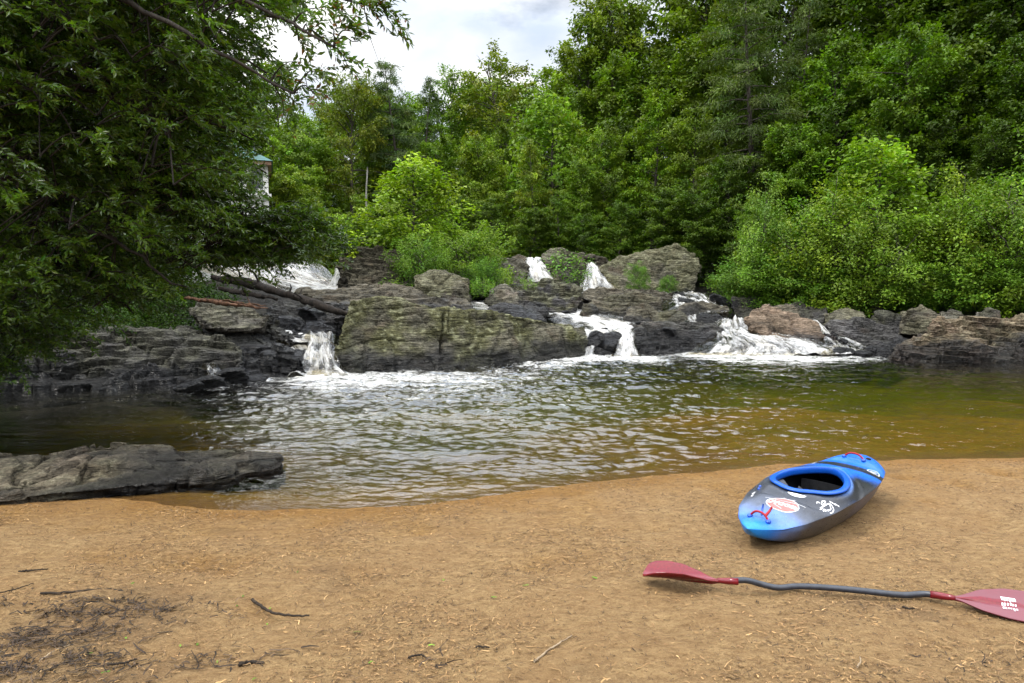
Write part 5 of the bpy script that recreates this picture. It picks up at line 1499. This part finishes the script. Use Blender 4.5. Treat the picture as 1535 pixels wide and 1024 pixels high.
    g = random.Random(4)
    marks = [(.50 + .012 * i + g.uniform(0, .004), -.030 + .0 * i + g.uniform(0, .012), .007, g.uniform(.012, .03)) for i in range(9)] + [(.44, -.035, .01, .05), (.455, .012, .05, .006), (.50, -.038, .10, .004)]
    blade(lb, lt - lb, BL_ROLL, np.linalg.norm(lt - lb) * 1.0, .18, .055, .004, lambda U_, V_, n: .05 * sstep(.1, .6, n + .2) * sstep(.0, .7, np.abs(V_)), 'far blade scooped towards the camera', marks)
    rb = w[-1]
    rt = G(1612, 925, gz(*G(1612, 925, 0)[:2]) + .03)
    marks = [(.46 + .02 * (i % 6) + g.uniform(0, .005), -.045 + .026 * (i // 6) + g.uniform(0, .006), .012, g.uniform(.012, .02)) for i in range(18)] + [(.46, -.048, .11, .005), (.47, .0, .10, .005)]
    blade(rb, rt - rb, BR_ROLL, np.linalg.norm(rt - rb), .205, .012, .004, lambda U_, V_, n: 1 - sstep(.12, .02, np.abs(V_ + .30 - .28 * U_) - .16 * sstep(.75, .2, U_) + .10 * n) * sstep(.72, .55, U_ + .1 * n), 'near blade lying flat, dusty with a wet red streak', marks)
BL_ROLL, BR_ROLL = R(-2), R(-22)
build_paddle()

# ------------------------------------------------------------------ sticks and litter on the sand
M_TWIG = mat_bark('twig', (.012, .009, .007), (.05, .036, .025))
M_PALE = mat_bark('pale_twig', (.20, .14, .085), (.42, .33, .22))
def stick(label, pxs, r0, mat, name='stick', lift=.006):
    pts = []
    for px, py in pxs:
        q = G(px, py, 0); g0 = gz(q[0], q[1]); pts.append(G(px, py, g0 + lift))
    p = curve_pts(pts, 22); c = p[0].copy()
    p = p + np.random.default_rng(len(label)).normal(0, r0 * .25, p.shape)
    tb = Tubes(); tb.add(p - c, np.linspace(r0, r0 * .55, 22), 7)
    o = obj(name, tb.mesh(name), mat); o.location = [float(v) for v in c]
    tag(o, label, 'stick')
stick('dark curved stick lying alone on the sand right of the litter', [(379, 899), (394, 911), (416, 920), (440, 923), (462, 923)], .008, M_TWIG)
stick('pale straight stick near the middle of the bottom edge', [(801, 992), (822, 975), (842, 962), (857, 953)], .005, M_PALE)
stick('short dark stick near the left edge above the litter', [(28, 857), (48, 855), (72, 853)], .006, M_TWIG)
stick('long thin dark twig reaching in from the left edge', [(-20, 892), (20, 884), (50, 874)], .004, M_TWIG)
stick('long dark stick along the back of the litter patch', [(60, 890), (110, 887), (160, 883), (185, 886)], .007, M_TWIG)
stick('pale thin twig crossing the lower litter', [(60, 990), (85, 974), (112, 965)], .004, M_PALE)
stick('small dark peg of wood below the middle of the paddle', [(1353, 910), (1362, 912), (1370, 912)], .006, M_TWIG)
stick('small curved pale twig below the paddle', [(1285, 1000), (1290, 992), (1289, 984)], .004, M_PALE)
stick('short dark twig left of the pale straight stick', [(714, 969), (724, 970), (733, 970)], .005, M_TWIG)
stick('forked dark twig near the bottom left of the pale stick', [(612, 985), (630, 982), (640, 986)], .005, M_TWIG)
stick('dark bent twig below the litter patch', [(160, 996), (182, 994), (204, 988)], .006, M_TWIG)
stick('dark knotty chip of bark by the bottom edge right of the litter', [(358, 997), (378, 993), (396, 995)], .010, M_TWIG)

def litter(name, label, n, xr, yr, dens, lens_, wid, cols, seed, lift=.006, heap=0.0):
    r = np.random.default_rng(seed)
    X = r.uniform(*xr, n * 12); Y = r.uniform(*yr, n * 12)
    keep = r.uniform(0, 1, len(X)) < dens(X, Y)
    X, Y = X[keep][:n], Y[keep][:n]
    k = Y < shore_y(X) - .04
    X, Y = X[k], Y[k]; m_ = len(X)
    Z = sand_z(X, Y)
    a = r.uniform(0, math.pi * 2, m_)
    d = np.stack([np.cos(a), np.sin(a) * .9, r.normal(0, .12, m_)], 1)
    nn = unit(np.array([0, 0, 1.0]) + r.normal(0, .35, (m_, 3)))
    ln = r.uniform(*lens_, m_) * np.exp(r.normal(0, .35, m_))
    wd = r.uniform(*wid, m_)
    p0 = np.stack([X, Y, Z + lift + heap * r.uniform(0, 1, m_)], 1)
    d = unit(d); s_ = unit(np.cross(d, nn)); up = np.cross(s_, d)
    # bent little slips of wood: six points each, with a raised middle
    bend = r.normal(0, .18, m_)[:, None]
    L_ = ln[:, None]; W_ = wd[:, None] / 2
    mid = p0 + d * L_ * .5 + s_ * L_ * bend + up * W_ * .9
    end = p0 + d * L_
    V = np.stack([p0 + s_ * W_, p0 - s_ * W_, mid - s_ * W_, mid + s_ * W_, end - s_ * W_ * .5, end + s_ * W_ * .5, mid + up * W_ * 1.2], 1)
    V = V[:, :6].reshape(-1, 3)
    b = (np.arange(m_) * 6)[:, None]
    Fc = np.concatenate([b + np.array([0, 1, 2, 3]), b + np.array([3, 2, 4, 5])])
    ci = r.integers(0, len(cols), m_)
    col = np.array(cols)[ci] * np.exp(r.normal(0, .3, m_))[:, None]
    me = mesh_np(name, V, Fc, False, {'col': np.repeat(np.clip(col, 0, 1), 6, axis=0)})
    m, nt = new_mat(name)
    out(nt, principled(nt, nd(nt, 'ShaderNodeAttribute', attribute_name='col').outputs['Color'], .8, .2))
    tag(obj(name, me, m), label, name.replace('_', ' '), kind='stuff')
def d_all(x, y):
    return (.25 + .75 * sstep(-.15, .3, fbm(xyz(x * 1.1, y * 1.4), 3, 81))) * np.interp(y, [2, 3.5, 6.5], [1, .9, .55])
litter('chip_litter', 'fine light and brown chips and needles strewn all over the sand', 60000, (-4.2, 5.2), (2.2, 6.6), d_all, (.009, .030), (.002, .005),
       [(.26, .155, .065), (.2, .115, .05), (.09, .055, .028), (.05, .032, .018), (.24, .15, .068), (.14, .082, .038)], 3)
def heapf(x, y):
    g = np.zeros_like(x)
    for px, py, sx, sy, a_ in [(40, 985, .30, .13, 1), (90, 935, .30, .12, 1), (30, 950, .25, .12, 1), (135, 905, .30, .07, 1), (165, 888, .40, .05, .8), (60, 890, .5, .04, .6), (235, 900, .22, .06, .9), (215, 915, .16, .05, .6), (320, 903, .25, .04, .5), (345, 970, .25, .05, .5), (160, 985, .3, .06, .5), (80, 1010, .3, .06, .5), (180, 975, .3, .06, .4), (300, 985, .3, .05, .25), (1460, 985, .25, .05, .2), (650, 985, .3, .05, .25)]:
        q = G(px, py, .0)
        g = np.maximum(g, a_ * np.exp(-((x - q[0]) / sx) ** 2 - ((y - q[1]) / sy) ** 2))
    return np.clip(g * (1.0 + 1.3 * fbm(xyz(x * 4, y * 7), 3, 91)), 0, 1) ** 1.3
litter('twig_litter', 'dark matted twigs and bark washed up at the left of the beach', 4000, (-3.2, 3.0), (2.4, 4.4), heapf, (.02, .075), (.003, .008),
       [(.030, .020, .014), (.045, .03, .02), (.02, .015, .012), (.03, .02, .014), (.025, .018, .012), (.07, .046, .028)], 5, .004, .007)
litter('green_leaf_bits', 'few green leaf scraps dropped near the dark litter', 26, (-2.6, .5), (2.5, 3.9), lambda x, y: np.full(len(x), .5), (.02, .035), (.007, .012), [(.10, .17, .02)], 8)
# ------------------------------------------------------------------ sky and sun
W = bpy.data.worlds.new('World'); bpy.context.scene.world = W
W.use_nodes = True
nt = W.node_tree; nt.nodes.clear()
SUN_EL, SUN_AZ = R(62), R(-95)      # azimuth measured from +Y towards +X
sky = nd(nt, 'ShaderNodeTexSky', sky_type='NISHITA', sun_disc=False, sun_elevation=SUN_EL, sun_rotation=SUN_AZ, air_density=1.0, dust_density=1.5)
dirv = nd(nt, 'ShaderNodeTexCoord').outputs['Generated']
sp = nd(nt, 'ShaderNodeSeparateXYZ', {'Vector': dirv})
zc = mth(nt, 'MAXIMUM', sp.outputs['Z'], 0.0)
den = mth(nt, 'ADD', zc, .22)
pl = nd(nt, 'ShaderNodeCombineXYZ', {'X': mth(nt, 'DIVIDE', sp.outputs['X'], den), 'Y': mth(nt, 'DIVIDE', sp.outputs['Y'], den), 'Z': .3}).outputs[0]
c1 = noise(nt, pl, 1.35, 7, .55)
c2 = noise(nt, nd(nt, 'ShaderNodeMapping', {'Vector': pl, 'Location': (3.1, 1.7, 0)}).outputs[0], 2.2, 6, .5)
cover = ramp(nt, c1, [(.27, 0), (.40, 1)])
bright = ramp(nt, c2, [(.36, (6.0, 6.9, 8.4)), (.5, (8.6, 9.0, 9.6)), (.62, (11.5, 11.5, 11.4))])
zen = ramp(nt, zc, [(.0, .27), (.33, .28), (.66, 1.0)], 'EASE')
zen = mth(nt, 'MULTIPLY', zen, 5.2)
cloud = mixc(nt, 1.0, bright, nd(nt, 'ShaderNodeCombineColor', {0: zen, 1: zen, 2: zen}).outputs[0], 'MULTIPLY')
skyc = mixc(nt, cover, sky.outputs[0], cloud)
bg = nd(nt, 'ShaderNodeBackground', {'Color': skyc, 'Strength': .1})
nd(nt, 'ShaderNodeOutputWorld', {'Surface': bg.outputs[0]})

sun = bpy.data.lights.new('sun', 'SUN')
sun.energy = 3.6
sun.angle = R(10)
sun.color = (1.0, .95, .86)
so = bpy.data.objects.new('sun', sun)
sd = Vector((math.sin(SUN_AZ) * math.cos(SUN_EL), math.cos(SUN_AZ) * math.cos(SUN_EL), math.sin(SUN_EL)))
so.rotation_euler = (-sd).to_track_quat('-Z', 'Y').to_euler()
so.location = (0, 0, 40)
C.objects.link(so)

sc_ = bpy.context.scene
sc_.view_settings.view_transform = 'Standard'
sc_.view_settings.look = 'None'
sc_.view_settings.exposure = -0.26
sc_.view_settings.gamma = 1.0
sc_.render.engine = 'CYCLES'
sc_.cycles.use_denoising = True
sc_.cycles.max_bounces = 10
sc_.cycles.transparent_max_bounces = 16
sc_.cycles.caustics_reflective = False
sc_.cycles.caustics_refractive = False
